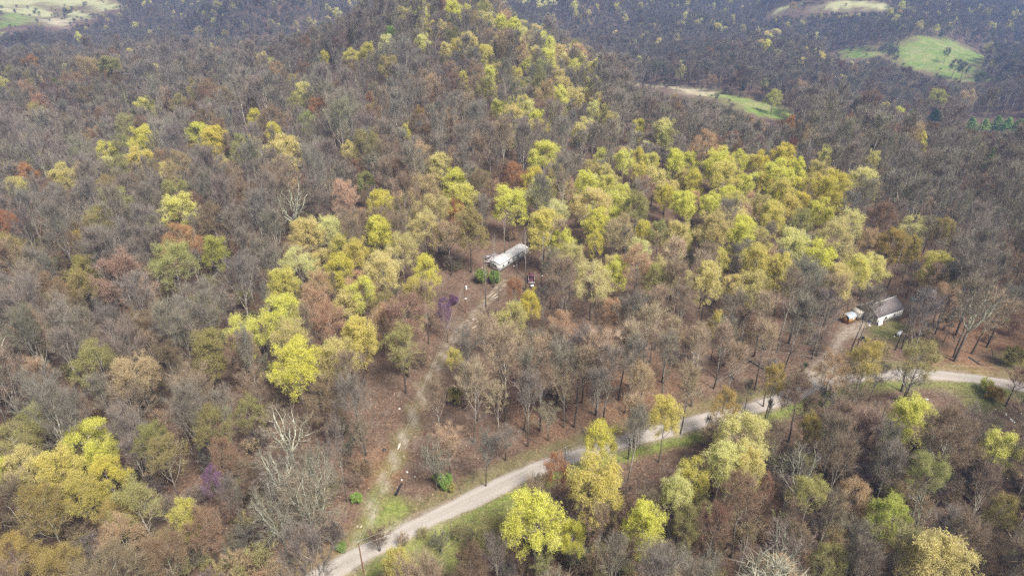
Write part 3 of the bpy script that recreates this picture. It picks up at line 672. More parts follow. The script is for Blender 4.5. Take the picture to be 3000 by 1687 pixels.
rg_ = np.random.default_rng(91); Tn = np.gradient(ROAD, axis=0)
for i in range(0, len(ROAD)):        # thin saplings along the lower edge of the road
    off = rg_.uniform(2.9, 7.5); n_ = Tn[i] / np.linalg.norm(Tn[i]); x, y = ROAD[i][0] + n_[1] * off, ROAD[i][1] - n_[0] * off
    px, py, d = proj(x, y, g1(x, y))
    if not (1560 < px < 2790) or rg_.uniform() > (.18 if px > 1880 else .12): continue
    v = int(rg_.choice([4, 4, 1, 3])); h = rg_.uniform(4.5, 9.5); H0, R0 = fam_h('bare', v)
    TREES.append(dict(x=x, y=y, h=h, w=2 * R0 * h / H0 * rg_.uniform(.6, .95), fam='bare', col=('grey', 'brown', 'greyolive', 'mauve')[i % 4], v=v, seen=True, px=px, py=proj(x, y, g1(x, y) + .8 * h)[1]))

# open places of the photo where no further crown may stand in the way
OPEN = [[(960, 1700), (1040, 1640), (1050, 1560), (1090, 1470), (1140, 1330), (1195, 1200), (1235, 1090), (1275, 1000), (1320, 930), (1340, 960), (1300, 1050), (1280, 1130), (1245, 1240), (1195, 1330), (1190, 1420), (1215, 1500), (1300, 1450), (1500, 1370), (1720, 1290), (1740, 1340), (1600, 1385), (1480, 1450), (1420, 1500), (1330, 1540), (1250, 1600), (1150, 1640), (1080, 1700)],
        [(1345, 905), (1352, 824), (1403, 795), (1412, 745), (1470, 738), (1530, 708), (1552, 715), (1568, 775), (1588, 842), (1545, 850), (1500, 815), (1460, 860), (1400, 930), (1330, 990), (1310, 990)],
        [(2455, 950), (2460, 905), (2510, 895), (2620, 860), (2660, 910), (2650, 990), (2560, 1010), (2480, 1010), (2440, 1110), (2360, 1130), (2390, 1080)],
        [(2685, 840), (2745, 845), (2745, 885), (2665, 890)],
        [(1850, 1310), (2000, 1222), (2110, 1190), (2260, 1150), (2280, 1190), (2100, 1245), (2010, 1285), (1900, 1310)],
        [(2440, 1095), (2560, 1085), (2760, 1080), (2860, 1088), (3000, 1120), (3000, 1185), (2900, 1150), (2880, 1185), (2820, 1170), (2780, 1125), (2600, 1120), (2460, 1130)],
        [(1540, 1215), (1640, 1220), (1700, 1210), (1700, 1290), (1560, 1335), (1480, 1345)],
        [(2180, 1090), (2230, 1040), (2320, 1060), (2330, 1090), (2260, 1150), (2190, 1160)],
        [(2715, 335), (2762, 335), (2762, 358), (2715, 358)], [(2825, 350), (3000, 350), (3000, 385), (2825, 380)],
        [(2830, 930), (3000, 900), (3000, 1110), (2860, 1080), (2790, 1060)]] + [[(x + a, y + b) for x, y in v[0]] for v in FIELDS_PX.values() for a, b in ((0, 0), (0, 9), (0, -3), (7, 3), (-7, 3))]
WOODLAND = [(1290, 890), (1500, 860), (1750, 850), (2050, 830), (2330, 830), (2480, 1000), (2380, 1110), (2200, 1170), (1720, 1290), (1480, 1350), (1230, 1290), (1270, 1100)]
CREST = [(1740, 470), (2060, 440), (2320, 435), (2480, 510), (2440, 590), (2100, 620), (1850, 590), (1560, 600), (1480, 520)]
MIDDLE = [(1480, 600), (2450, 600), (2560, 760), (2300, 850), (1750, 860), (1600, 760)]
SPINE = [(1290, 20), (1540, 50), (1760, 210), (1780, 330), (2000, 400), (1760, 440), (1500, 380), (1420, 280), (1300, 200)]
WEST = [(820, 620), (1330, 560), (1300, 850), (1230, 1080), (900, 1120), (780, 960)]
EASTFAR = [(1780, 200), (2050, 330), (2560, 430), (3000, 480), (3000, 640), (2900, 700), (2600, 600), (2440, 500), (2080, 400), (1800, 320)]
SE = [(1500, 1450), (1800, 1330), (2300, 1190), (2500, 1130), (2780, 1130), (3000, 1200), (3000, 1700), (1200, 1700)]
SW = [(0, 1400), (700, 1300), (950, 1500), (900, 1700), (0, 1700)]
def zone(px, py):
    """species mix ([family, colour, weight]...), keep share, undergrowth share"""
    ip = lambda P: bool(in_poly(px, py, P))
    if ip(WOODLAND): return [('bare', 'tan', 5), ('bare', 'brown', 3), ('bare', 'grey', 3), ('bud', 'tan', .7)], .42, .22
    if ip(CREST): return [('leaf', 'yellow', 4), ('leaf', 'bright', 2.5), ('leaf', 'soft', 5), ('bud', 'tan', 1.2), ('bare', 'grey', .5)], 1, .1
    if ip(MIDDLE): return [('leaf', 'soft', 3.6), ('leaf', 'yellow', 1.3), ('bud', 'soft', 3.5), ('bud', 'tan', 4), ('bare', 'tan', 1.5), ('bare', 'grey', 1), ('bud', 'olive', 2)], 1, .15
    if ip(SPINE): return [('leaf', 'soft', 2), ('leaf', 'yellow', .9), ('bud', 'olive', 2), ('bud', 'tan', 2), ('bare', 'grey', 6)], 1, 0
    if ip(WEST): return [('bud', 'tan', 3.5), ('bud', 'olive', 2.8), ('bud', 'soft', 2.5), ('leaf', 'soft', 2), ('leaf', 'yellow', .7), ('bare', 'brown', 1.6), ('bud', 'rust', .4)], 1, .3
    if ip(SE): return [('bare', 'brown', 5), ('bare', 'mauve', 4), ('bud', 'brown', 3), ('bud', 'olive', 1.5), ('bud', 'tan', 1), ('bare', 'greyolive', 1.5)], .8, 1
    if ip(SW): return [('bud', 'tan', 3), ('bud', 'gold', 1), ('bud', 'brown', 3.5), ('bare', 'brown', 2), ('bud', 'olive', 1.5), ('bud', 'rust', .5)], .9, 1
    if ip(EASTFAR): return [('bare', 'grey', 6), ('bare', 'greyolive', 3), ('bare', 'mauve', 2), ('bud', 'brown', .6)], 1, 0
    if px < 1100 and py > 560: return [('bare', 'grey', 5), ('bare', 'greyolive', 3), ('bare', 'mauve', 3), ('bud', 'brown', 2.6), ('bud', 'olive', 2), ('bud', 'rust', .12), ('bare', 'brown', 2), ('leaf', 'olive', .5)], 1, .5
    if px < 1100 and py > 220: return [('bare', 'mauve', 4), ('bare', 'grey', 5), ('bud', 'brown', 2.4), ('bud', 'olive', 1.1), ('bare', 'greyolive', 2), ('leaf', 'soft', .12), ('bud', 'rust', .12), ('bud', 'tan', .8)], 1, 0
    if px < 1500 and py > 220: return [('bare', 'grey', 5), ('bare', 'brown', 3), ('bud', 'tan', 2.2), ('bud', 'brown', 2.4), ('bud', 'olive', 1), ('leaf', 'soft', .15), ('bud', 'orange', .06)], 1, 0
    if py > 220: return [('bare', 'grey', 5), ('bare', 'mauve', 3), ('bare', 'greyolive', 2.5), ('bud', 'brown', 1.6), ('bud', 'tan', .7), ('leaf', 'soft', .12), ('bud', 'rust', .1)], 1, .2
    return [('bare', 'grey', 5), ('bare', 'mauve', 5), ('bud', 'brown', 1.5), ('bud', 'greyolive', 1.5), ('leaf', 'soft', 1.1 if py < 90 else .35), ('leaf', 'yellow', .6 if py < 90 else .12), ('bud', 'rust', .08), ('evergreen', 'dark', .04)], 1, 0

# hash of what stands already
CELL = 8.0
GRID = {}
def put(t): GRID.setdefault((int(t['x'] // CELL), int(t['y'] // CELL)), []).append(t)
def free(x, y, r, k=.72):
    cx, cy = int(x // CELL), int(y // CELL)
    for i in (-1, 0, 1):
        for j in (-1, 0, 1):
            for t in GRID.get((cx + i, cy + j), ()):
                if (t['x'] - x) ** 2 + (t['y'] - y) ** 2 < (k * (r + t['w'] / 2)) ** 2: return False
    return True
for t in TREES: put(t)

POLYS = [np.array(p, float) for p in OPEN]
BB = [(p[:, 0].min(), p[:, 0].max(), p[:, 1].min(), p[:, 1].max()) for p in POLYS]
def hits_open(pts):
    for (x0, x1, y0, y1), P in zip(BB, POLYS):
        for px, py in pts:
            if x0 <= px <= x1 and y0 <= py <= y1 and in_poly(px, py, P): return True
    return False
FIELD_LIST = [np.array(p) for p, _t in FIELDS_W.values()]

SG = {}
for t in TREES:
    t['dd'] = proj(t['x'], t['y'], g1(t['x'], t['y']) + FZ[t['fam'], t['v']] * t['h'])[2]; SG.setdefault((int(t['px'] // 100), int(t['py'] // 100)), []).append(t)
def hides(px, py, u, d):
    """whether a crown here would stand before a tree that the photo shows free"""
    for i in (-1, 0, 1):
        for j in (-1, 0, 1):
            for t in SG.get((int(px // 100) + i, int(py // 100) + j), ()):
                if t['fam'] not in ('bare', 'snag') and d < t['dd'] and abs(t['px'] - px) < u + t['dd'] ** -1 * FPX * t['w'] * .22 and -1.3 * u < t['py'] - py < 2.2 * u + 10: return True
    return False
rg = np.random.default_rng(23)
UNDER = []
ymax = 1750.
yy = 48.
while yy < ymax:
    step = 5.0 if yy < 330 else 5.9 if yy < 700 else 7.2
    half = yy * .80 + 45
    xs = np.arange(-half, half, step) + rg.uniform(0, step)
    for x0 in xs:
        x = x0 + rg.uniform(-.42, .42) * step; y = yy + rg.uniform(-.42, .42) * step
        z = g1(x, y); px, py, d = proj(x, y, z + 14)
        spec, keep, under = zone(min(max(px, 0), 2999), min(max(py, 0), 1686))
        if d < 380 and under and rg.uniform() < under: UNDER.append((x + rg.uniform(-2, 2), y + rg.uniform(-2, 2), px, py))
        if rg.uniform() > keep: continue
        w_ = np.array([s[2] for s in spec]); fam, col, _ = spec[int(rg.choice(len(spec), p=w_ / w_.sum()))]
        if fam == 'bare' and d < 420:
            q_ = rg.uniform(); fam, col = ('lichen', 'greyolive') if q_ < .07 else ('dead', 'white') if q_ < .095 else ('snag', col) if q_ < .15 else (fam, col)
        nv = {'bare': 5, 'bud': 4, 'leaf': 5, 'evergreen': 2, 'lichen': 3, 'dead': 2, 'snag': 2}[fam]; v = int(rg.integers(nv)); v = (1, 3, 4)[v % 3] if fam == 'bare' and bool(in_poly(px, py, WOODLAND)) else v; H0, R0 = fam_h(fam, v)
        s = float(np.clip(rg.normal(1.0, .2), .55, 1.45)); s *= .9 if d > 600 else 1
        h, wm = H0 * s, 2 * R0 * s * rg.uniform(.85, 1.1)
        if not free(x, y, wm / 2, (.56 if fam in ('bare', 'snag', 'dead') else .66) if d < 400 else .6): continue
        good = False
        for small in (1, .55):
            h *= small; wm *= small ** .5
            pts = [proj(x, y, z + q * h)[:2] for q in (.0, .3, .55, .7, .83, .92, 1., 1.07)]
            u = wm / 2 / d * FPX * .85
            pts += [(q[0] + sg_ * u * .8, q[1] + e_) for q in pts[2:7] for sg_ in (-1, 1) for e_ in ((-4, 4) if d > 380 else (0,))]
            if not hides(pts[4][0], pts[4][1], u, d) and not hits_open(pts): good = True; break
            if d < 240: break
        if not good: continue
        if d < 330:
            if look_up(dR, x, y) < 3.6 or look_up(dL, x, y) < 3.2 or look_up(dD, x, y) < 3: continue
        elif any(in_poly(x, y, P) for P in FIELD_LIST): continue
        t = dict(x=x, y=y, h=h, w=wm, fam=fam, col=col, v=v, seen=False, px=pts[2][0], py=pts[2][1])
        TREES.append(t); put(t)
    yy += step * .92

KIND = {'bare': 'bare_tree', 'lichen': 'bare_tree', 'bud': 'budding_tree', 'leaf': 'leafing_tree', 'sparse': 'leafing_tree', 'evergreen': 'evergreen_tree', 'dead': 'dead_tree', 'snag': 'bare_tree', 'shrub': 'shrub', 'bush': 'bush'}
for t in TREES:
    t['z'] = float(near_ground(t['x'], t['y'])); px, py, d = proj(t['x'], t['y'], t['z'] + FZ[t['fam'], t['v']] * t['h'])
    t['d'] = d; t['size'] = t['w'] / d; t['inview'] = -60 < px < 3060 and -40 < py < 1760; t['qx'], t['qy'] = px, py

# undergrowth: the nearest as shrubs of their own, the rest as one mass
SHRUBS = []
UC = [('shrub', 'brown'), ('shrub', 'brown'), ('shrub', 'mauve'), ('shrub', 'tan'), ('shrub', 'greyolive'), ('shrub', 'olive')]
SEENB = '''1303 1414 44 bush green;1280 1398 30 bush green;1045 1455 34 bush green;1411 818 40 bush green;1448 816 34 bush green;2360 1065 16 bush dark;2912 1158 46 bush gold;2890 1135 40 bush yellow;1000 1600 30 bush green;2945 940 24 bush green;1330 880 30 bush purple;2960 1060 60 bush olive;1180 1585 40 shrub tan;1110 1600 70 shrub brown;1240 1560 40 shrub olive;1290 1600 60 shrub greyolive;1340 1570 50 shrub olive;2900 990 40 shrub rust;2960 970 40 shrub rust;880 1655 60 shrub gold;800 1670 60 shrub tan;1330 1165 50 bush olive;1320 1420 30 bush olive'''
for r in SEENB.replace('\n', ';').split(';'):
    px, py, w, fam, col = r.split(); px, py, w = float(px), float(py), float(w)
    v = len(SHRUBS) % (3 if fam == 'shrub' else 2)
    p = at(px, py, 1.3); d = proj(*p)[2]; wm = w / FPX * d
    SHRUBS.append(dict(x=p[0], y=p[1], w=wm, fam=fam, col=col, v=v, seen=True, h=FAM[fam][v]['H'] * wm / (2 * FAM[fam][v]['Rc'])))
for x, y, px, py in UNDER:
    for _ in range(2 if py > 1150 else 1):
        x2, y2 = x + rg.uniform(-2.5, 2.5), y + rg.uniform(-2.5, 2.5); z = g1(x2, y2)
        fam, col = UC[int(rg.integers(len(UC)))]; v = int(rg.integers(3)); s = rg.uniform(.6, 1.2)
        pts = [proj(x2, y2, z + q)[:2] for q in (.2, 1.5, 3)]
        if hits_open(pts): continue
        if look_up(dR, x2, y2) < 3.4 or look_up(dL, x2, y2) < 2.6 or look_up(dD, x2, y2) < 2.4: continue
        SHRUBS.append(dict(x=x2, y=y2, w=2 * FAM[fam][v]['Rc'] * s, h=FAM[fam][v]['H'] * s, fam=fam, col=col, v=v, seen=False))
# scrub along the far field edges and in the meadow
for kf, (poly, tf) in FIELDS_W.items():
    P = np.array(poly); n_ = int(30 + 90 * (kf == 'meadow'))
    for _ in range(n_):
        i = int(rg.integers(len(P))); q = P[i] + (P[(i + 1) % len(P)] - P[i]) * rg.uniform() + rg.normal(size=2) * (7, 9)
        if rg.uniform() < .06: q = P.mean(0) + rg.normal(size=2) * P.std(0) * .8
        elif in_poly(q[0], q[1] + 14, P) or in_poly(q[0], q[1], P): continue
        v = int(rg.integers(3)); s = rg.uniform(.4, 1.1)
        SHRUBS.append(dict(x=q[0], y=q[1], w=2 * FAM['shrub'][v]['Rc'] * s * 1.2, h=FAM['shrub'][v]['H'] * s, fam='shrub', col=('darkolive', 'greyolive', 'mauve', 'darkolive')[v], v=v, seen=False))
for t in SHRUBS:
    t['z'] = float(near_ground(t['x'], t['y'])); px, py, d = proj(t['x'], t['y'], t['z'] + .5 * t['h'])
    t['d'] = d; t['size'] = t['w'] / d; t['inview'] = -40 < px < 3040 and -40 < py < 1720; t['qx'], t['qy'] = px, py

# the largest in the picture become things of their own, by kind
ONE, REST = [], []
by = {}
for t in TREES + SHRUBS: by.setdefault(KIND[t['fam']], []).append(t)
CAP = {'bare_tree': 310, 'budding_tree': 290, 'leafing_tree': 290, 'shrub': 200}
for kind, lst in by.items():
    lst.sort(key=lambda t: (not t['inview'], not t['seen'], -t['size']))
    cap = CAP.get(kind, 80)
    for n, t in enumerate(lst):
        (ONE if n < cap and t['inview'] else REST).append(t); t['kind'] = kind
ONE.sort(key=lambda t: -t['size'])

def jitter_col(col, seedv, amt=.12):
    r_ = np.random.default_rng(int(seedv) % 99991); c = np.array(PAL[col]) * (1 + r_.normal() * amt) * (1 + r_.normal(size=3) * (.02 if col in ('bright', 'yellow', 'soft', 'yg') else .045))
    return np.clip(c, .01, .8)

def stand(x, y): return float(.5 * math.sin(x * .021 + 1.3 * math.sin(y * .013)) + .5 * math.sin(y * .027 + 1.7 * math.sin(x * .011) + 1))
MADE = []
for n, t in enumerate(ONE):
    tm, cm, H0, _r = PROTO[t['fam'], t['v']]; R0 = RAD[t['fam'], t['v']]
    root = link(t['kind'], None); root.empty_display_size = 1
    root.location = (t['x'], t['y'], t['z'] - .15); sxy = t['w'] / (2 * R0); root.scale = (sxy, sxy, t['h'] / H0)
    rr = np.random.default_rng(n + 400); root.rotation_euler = (rr.normal() * .035, rr.normal() * .035, rr.uniform(0, 6.28))
    col = jitter_col(t['col'], n * 7 + 3, .08 if t['seen'] else .14)
    for nm, me in (('trunk' if t['fam'] not in ('shrub', 'bush') else 'stem', tm), ('crown' if t['fam'] not in ('shrub', 'bush') else 'foliage', cm)):
        if me is None: continue
        c_ = link(nm, me, root); c_.color = (*col, 1)
    t['obj'] = root; MADE.append(t)

LODR = []
for o_, H0, R0 in LOD:
    V = np.empty(len(o_.data.vertices) * 3, np.float32); o_.data.vertices.foreach_get('co', V); V = V.reshape(-1, 3); V = V[V[:, 2] > .4 * H0]
    LODR.append(float(np.percentile(np.hypot(V[:, 0], V[:, 1]), 94)))
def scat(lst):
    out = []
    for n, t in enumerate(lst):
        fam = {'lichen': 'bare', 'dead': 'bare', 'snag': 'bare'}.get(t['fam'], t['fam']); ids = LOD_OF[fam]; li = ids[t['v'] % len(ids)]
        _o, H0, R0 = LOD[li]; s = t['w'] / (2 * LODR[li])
        out.append((t['x'], t['y'], t['z'] - .15, li, s, t['h'] / H0, (n * 2.399) % 6.28, *(jitter_col(t['col'], n * 13 + 5, .14) * ((1 if t['fam'] == 'leaf' else 1 - .16 * float(S((t['d'] - 260) / 200)) - .22 * float(S((t['d'] - 520) / 400))) * (1 + .28 * stand(t['x'], t['y']))))))  # tints outside the leaf family darken with distance: cloud shade put into the colour
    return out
woods = [t for t in REST if t['kind'] not in ('shrub', 'bush')]
brush = [t for t in REST if t['kind'] in ('shrub', 'bush')]
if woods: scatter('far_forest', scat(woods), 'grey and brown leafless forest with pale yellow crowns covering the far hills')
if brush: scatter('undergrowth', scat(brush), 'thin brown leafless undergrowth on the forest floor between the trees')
print('TREES', len(TREES), 'own', len(ONE), 'woods', len(woods), 'brush', len(brush), {k: len(v) for k, v in by.items()})

# ------------------------------------------------------------------ buildings, poles and yard things
def gp(px, py, dz=0.):
    p = at(px, py, dz); return np.array((p[0], p[1], float(near_ground(p[0], p[1]))))

M['white_metal'] = surf_mat('weathered_white_metal', (.6, .61, .61), (.76, .77, .78), 1.4, .55, (.68, .69, .72), stain=(2.2, (.42, .36, .33), .6, .76))
M['rust_roof'] = surf_mat('rusty_white_roof', (.5, .5, .51), (.7, .7, .71), 1.1, .5, (.61, .61, .63), stain=(2.2, (.40, .27, .22), .52, .66))
M['dark'] = surf_mat('dark_opening', (.02, .02, .022), (.045, .045, .05), 3)
M['glass'] = surf_mat('window_glass', (.03, .035, .045), (.09, .10, .12), 2, .15, spec=.5)
M['trim'] = surf_mat('white_trim', (.7, .7, .68), (.82, .82, .8), 3, .6)
M['drip'] = surf_mat('rusted_edge', (.12, .085, .07), (.24, .19, .17), 4, .7)
M['siding'] = surf_mat('pale_siding', (.76, .75, .73), (.86, .86, .84), 1.5, .7, (.8, .8, .78), stain=(1.6, (.5, .5, .48), .6, .75))
M['beige'] = surf_mat('beige_siding', (.38, .34, .30), (.47, .43, .38), 1.2, .8)
M['shingle'] = surf_mat('brown_shingles', (.115, .10, .105), (.19, .168, .17), 1.1, .9, (.15, .132, .137), stain=(.8, (.12, .11, .125), .55, .75), bump=.3)
M['plywood'] = surf_mat('orange_plywood', (.36, .20, .075), (.46, .27, .11), 1.6, .8)
M['ply_dark'] = surf_mat('brown_plywood', (.24, .13, .06), (.32, .18, .08), 1.6, .8)
M['blue_metal'] = surf_mat('blue_grey_metal', (.30, .34, .40), (.42, .47, .54), 1.2, .45, stain=(2, (.33, .33, .35), .6, .75))
M['grey_wood'] = surf_mat('weathered_boards', (.24, .22, .235), (.40, .37, .385), 2.5, .9, (.30, .27, .29))
M['board'] = surf_mat('pale_boards', (.5, .42, .34), (.66, .57, .48), 2, .85)
M['maroon'] = surf_mat('faded_maroon_paint', (.09, .04, .055), (.15, .07, .09), 2, .6, (.12, .055, .07), stain=(3, (.3, .2, .22), .6, .75))
M['pinkrail'] = surf_mat('pale_rail', (.5, .38, .38), (.62, .5, .5), 3, .6)
M['white'] = surf_mat('bright_white', (.78, .79, .79), (.9, .9, .9), 3, .5)
M['tank'] = surf_mat('silver_white_paint', (.55, .58, .60), (.72, .75, .77), 1.5, .4)
M['black'] = surf_mat('black_sheet', (.012, .012, .016), (.05, .05, .062), 3, .45, spec=.4)
M['char'] = surf_mat('charred_wood', (.012, .011, .012), (.045, .04, .042), 5, .9)
M['pole'] = surf_mat('brown_pole_wood', (.19, .10, .06), (.30, .17, .10), 2.5, .85)
M['greypole'] = surf_mat('grey_pole_wood', (.12, .105, .09), (.2, .18, .16), 2.5, .85)
M['wire'] = surf_mat('aluminium_wire', (.5, .47, .44), (.62, .6, .57), 2, .4)
M['wood'] = surf_mat('fallen_wood', (.10, .08, .065), (.2, .17, .14), 3, .95, stain=(2, (.36, .37, .30), .58, .7))
M['tarp'] = surf_mat('teal_tarp', (.12, .2, .22), (.3, .42, .45), 1.5, .6)

# --- long white trailer home
A0, A1 = gp(1465, 799), gp(1546, 744)
ax = A1 - A0; rz = math.atan2(ax[1], ax[0]); LEN = float(np.hypot(ax[0], ax[1])) + .3; WID = 4.1
tr_ = thing('trailer_home', 'long white trailer home with rust streaked rounded roof among the trees', 'trailer home', (A0[0], A0[1], min(A0[2], A1[2]) - .1), rz)
# local: x along, y across (0 = side that faces the clearing .. WID), z up
mb = MB(); mb.box((LEN / 2, .03, 1.75), (LEN, .06, 2.5)); mb.box((LEN / 2, WID - .03, 1.75), (LEN, .06, 2.5))
mb.build('long_wall', M['white_metal'], tr_)
for x in (.03, LEN - .03):
    mb = MB(); mb.box((x, WID / 2, 1.75), (.06, WID - .13, 2.5)); mb.build('end_wall', M['white_metal'], tr_)
prof = [(-.09, 3.0), (-.02, 3.09)] + [(WID * k / 8, 3.09 + .42 * math.sin(math.pi * k / 8)) for k in range(1, 8)] + [(WID + .02, 3.09), (WID + .09, 3.0)]
mb = MB(); n = len(prof); xs = np.linspace(-.12, LEN + .12, 15)
vv = [(x, y, z + .012 * math.sin(i * 2.1)) for i, x in enumerate(xs) for y, z in prof]
ff = [[i * n + k, (i + 1) * n + k, (i + 1) * n + k + 1, i * n + k + 1] for i in range(len(xs) - 1) for k in range(n - 1)]
mb.add(vv, ff)
for x in (-.12, LEN + .12):
    mb.add([(x, y, z) for y, z in prof] + [(x, WID / 2, 3.0)], [[k, k + 1, n] for k in range(n - 1)])
roof = mb.build('roof', M['rust_roof'], tr_, False)
mb = MB(); mb.box((LEN / 2, -.13, 3.0), (LEN + .2, .08, .12)); mb.build('drip_edge', M['drip'], roof)
for vx, vy in ((LEN * .28, WID * .62), (LEN * .42, WID * .7), (LEN * .7, WID * .4)):
    mb = MB(); mb.tube([(vx, vy, 3.3), (vx, vy, 3.75)], [.11, .11], 8, 0, True); mb.build('roof_vent', M['drip'], roof)
for x, w_, h_ in ((1.6, .7, .8), (4.2, .9, 1.0), (8.9, .8, .9), (11.8, .9, 1.0), (13.6, .6, .8)):
    mb = MB()
    for sx in (-1, 1): mb.box((x + sx * (w_ / 2 + .03), -.03, 2.0), (.06, .07, h_ + .12))
    for sz in (-1, 1): mb.box((x, -.03, 2.0 + sz * (h_ / 2 + .03)), (w_, .07, .06))
    f = mb.build('window', M['trim'], tr_); mb = MB(); mb.box((x, -.016, 2.0), (w_, .03, h_)); mb.build('pane', M['glass'], f)
mb = MB(); mb.box((6.6, -.022, 1.6), (.95, .044, 2.05)); d_ = mb.build('door', M['trim'], tr_)
mb = MB(); mb.box((6.6, -.052, 2.1), (.5, .012, .6)); mb.build('door_glass', M['glass'], d_)
mb = MB(); mb.box((-.035, WID * .5, 2.05), (.07, 1.7, .9)); f = mb.build('window', M['trim'], tr_)
mb = MB(); mb.box((-.078, WID * .5, 2.05), (.012, 1.5, .7)); mb.build('pane', M['glass'], f)
mb = MB(); mb.box((LEN / 2, WID / 2, .3), (LEN - .3, WID - .3, .5)); mb.build('underframe', M['dark'], tr_)

# --- collapsed grey deck behind the trailer
c0 = gp(1440, 756); rg2 = np.random.default_rng(5)
t_ = thing('collapsed_deck', 'collapsed heap of weathered grey boards behind the white trailer home', 'wreckage', c0, rz)
for k in range(11):
    mb = MB(); mb.box((rg2.uniform(-2.6, 2.6), rg2.uniform(-1.4, 1.4), .2 + k * .05), (rg2.uniform(1.6, 3.4), rg2.uniform(.3, 1.3), .05), rg2.uniform(-.5, .5), 0, rg2.uniform(-.2, .2), rg2.uniform(-.25, .25))
    mb.build('board', M['grey_wood'], t_)

# --- cabin with brown roof
C0, C1 = gp(2566, 952), gp(2640, 926)
ax = C1 - C0; rz2 = math.atan2(ax[1], ax[0]); CL = float(np.hypot(ax[0], ax[1])); CW = 6.6; WH = 2.75; RH = 4.7
hz_ = min(float(near_ground(*(C0[:2]))), float(near_ground(*(C1[:2])))) - .1
cb_ = thing('cabin', 'small cabin with brown shingle roof, beige gable and white side wall', 'house', (C0[0], C0[1], hz_), rz2)
mb = MB(); mb.box((CL / 2, .05, WH / 2), (CL, .1, WH)); mb.build('side_wall', M['siding'], cb_)
mb = MB(); mb.box((CL / 2, CW - .05, WH / 2), (CL, .1, WH)); mb.build('side_wall', M['siding'], cb_)
for x0, x1 in ((-.1, 0.), (CL, CL + .1)):
    mb = MB(); pr = [(0, 0), (CW, 0), (CW, WH), (CW / 2, RH - .06), (0, WH)]
    v = [(x, y, z) for x in (x0, x1) for y, z in pr]
    mb.add(v, [[i, (i + 1) % 5, 5 + (i + 1) % 5, 5 + i] for i in range(5)])
    for k, x in ((0, x0), (5, x1)):
        mb.add([(x, y, z) for y, z in pr] + [(x, CW / 2, 1.5)], [[i, (i + 1) % 5, 5] for i in range(5)])
    mb.build('gable_wall', M['beige'], cb_)
sl = (RH - WH) / (CW / 2); ov = .18
mb = MB()
for sgn in (0, 1):
    ya, yb = (-ov, CW / 2) if sgn == 0 else (CW + ov, CW / 2)
    za = WH - ov * sl + .06; zb = RH + .06; nxs = 12; xs = np.linspace(-.45, CL + .4, nxs)
    top = [(x, y, z + t) for x in xs for (y, z) in ((ya, za), ((ya + yb) / 2, (za + zb) / 2 - .02), (yb, zb)) for t in (0, .1)]
    f = []
    for i in range(nxs - 1):
        for k in range(2):
            for lay in (0, 1):
                a = i * 6 + k * 2 + lay; f.append([a, a + 6, a + 8, a + 2])
        a = i * 6; f.append([a, a + 1, a + 7, a + 6])
    for i in (0, nxs - 1):
        for k in range(2): a = i * 6 + k * 2; f.append([a, a + 2, a + 3, a + 1])
    mb.add(top, f)
rf = mb.build('roof', M['shingle'], cb_)
mb = MB(); mb.box((CL / 2 + .9, CW / 2, RH + .18), (CL - .9, .16, .09)); mb.build('ridge_cap', M['trim'], rf)
mb = MB(); mb.tube([(2.2, 1.2, WH + .5), (2.2, 1.2, WH + 1.35)], [.1, .1], 8, 0, True); mb.build('vent_pipe', M['white'], rf)
for x, w_, h_ in ((3.4, .85, 1.0), (6.9, .6, .7)):
    mb = MB()
    for sx in (-1, 1): mb.box((x + sx * (w_ / 2 + .04), -.03, 1.6), (.08, .07, h_ + .16))
    for sz in (-1, 1): mb.box((x, -.03, 1.6 + sz * (h_ / 2 + .04)), (w_, .07, .08))
    f = mb.build('window', M['trim'], cb_); mb = MB(); mb.box((x, -.016, 1.6), (w_, .03, h_)); mb.build('pane', M['glass'], f)
mb = MB(); mb.box((-.13, 1.75, 1.55), (.06, 1.15, 2.15)); d_ = mb.build('door', M['trim'], cb_)
mb = MB(); mb.box((-.168, 1.72, 1.95), (.016, .62, 1.0)); mb.build('door_glass', M['glass'], d_)
mb = MB(); mb.box((-.13, .95, 1.8), (.06, .22, .28)); mb.build('meter_box', M['dark'], cb_)
for q in range(3):
    mb = MB(); mb.box((-.3 - q * .3, 1.75, .42 - q * .16), (.3, 1.3, .1)); mb.build('step', M['grey_wood'], cb_)
# beige lean-to on the gable side
LT = thing('lean_to', 'small beige lean-to with pale eave against the cabin gable', 'shed', (C0[0], C0[1], hz_), rz2)
mb = MB(); mb.box((-1.15, CW - 1.2, 1.1), (1.9, 2.6, 2.2)); mb.build('wall', M['beige'], LT)
mb = MB(); mb.box((-1.2, CW - 1.2, 2.33), (2.15, 2.9, .08), 0, 0, 0, -.12); mb.build('roof', M['beige'], LT)
mb = MB(); mb.box((-1.2, CW - 2.7, 2.3), (2.15, .08, .16), 0, 0, 0, -.12); mb.build('eave_board', M['trim'], LT)
# white rounded sheet leaning on the corner
mb = MB(); a = np.linspace(0, math.pi, 13); pr = [(-.85, 0)] + [(-.85 * math.cos(q), 1.0 + .9 * math.sin(q)) for q in a] + [(.85, 0)]
mb.prism(pr, 0, .05); sh = mb.build('white_sheet', M['white']); tag(sh, 'white rounded sheet leaning on the near corner of the cabin', 'panel')
u_ = np.array((math.cos(rz2), math.sin(rz2))); v_ = np.array((-u_[1], u_[0]))
p = C0[:2] + u_ * 1.05 - v_ * .62; sh.location = (p[0], p[1], float(near_ground(*p))); sh.rotation_euler = (-.26, 0, rz2)

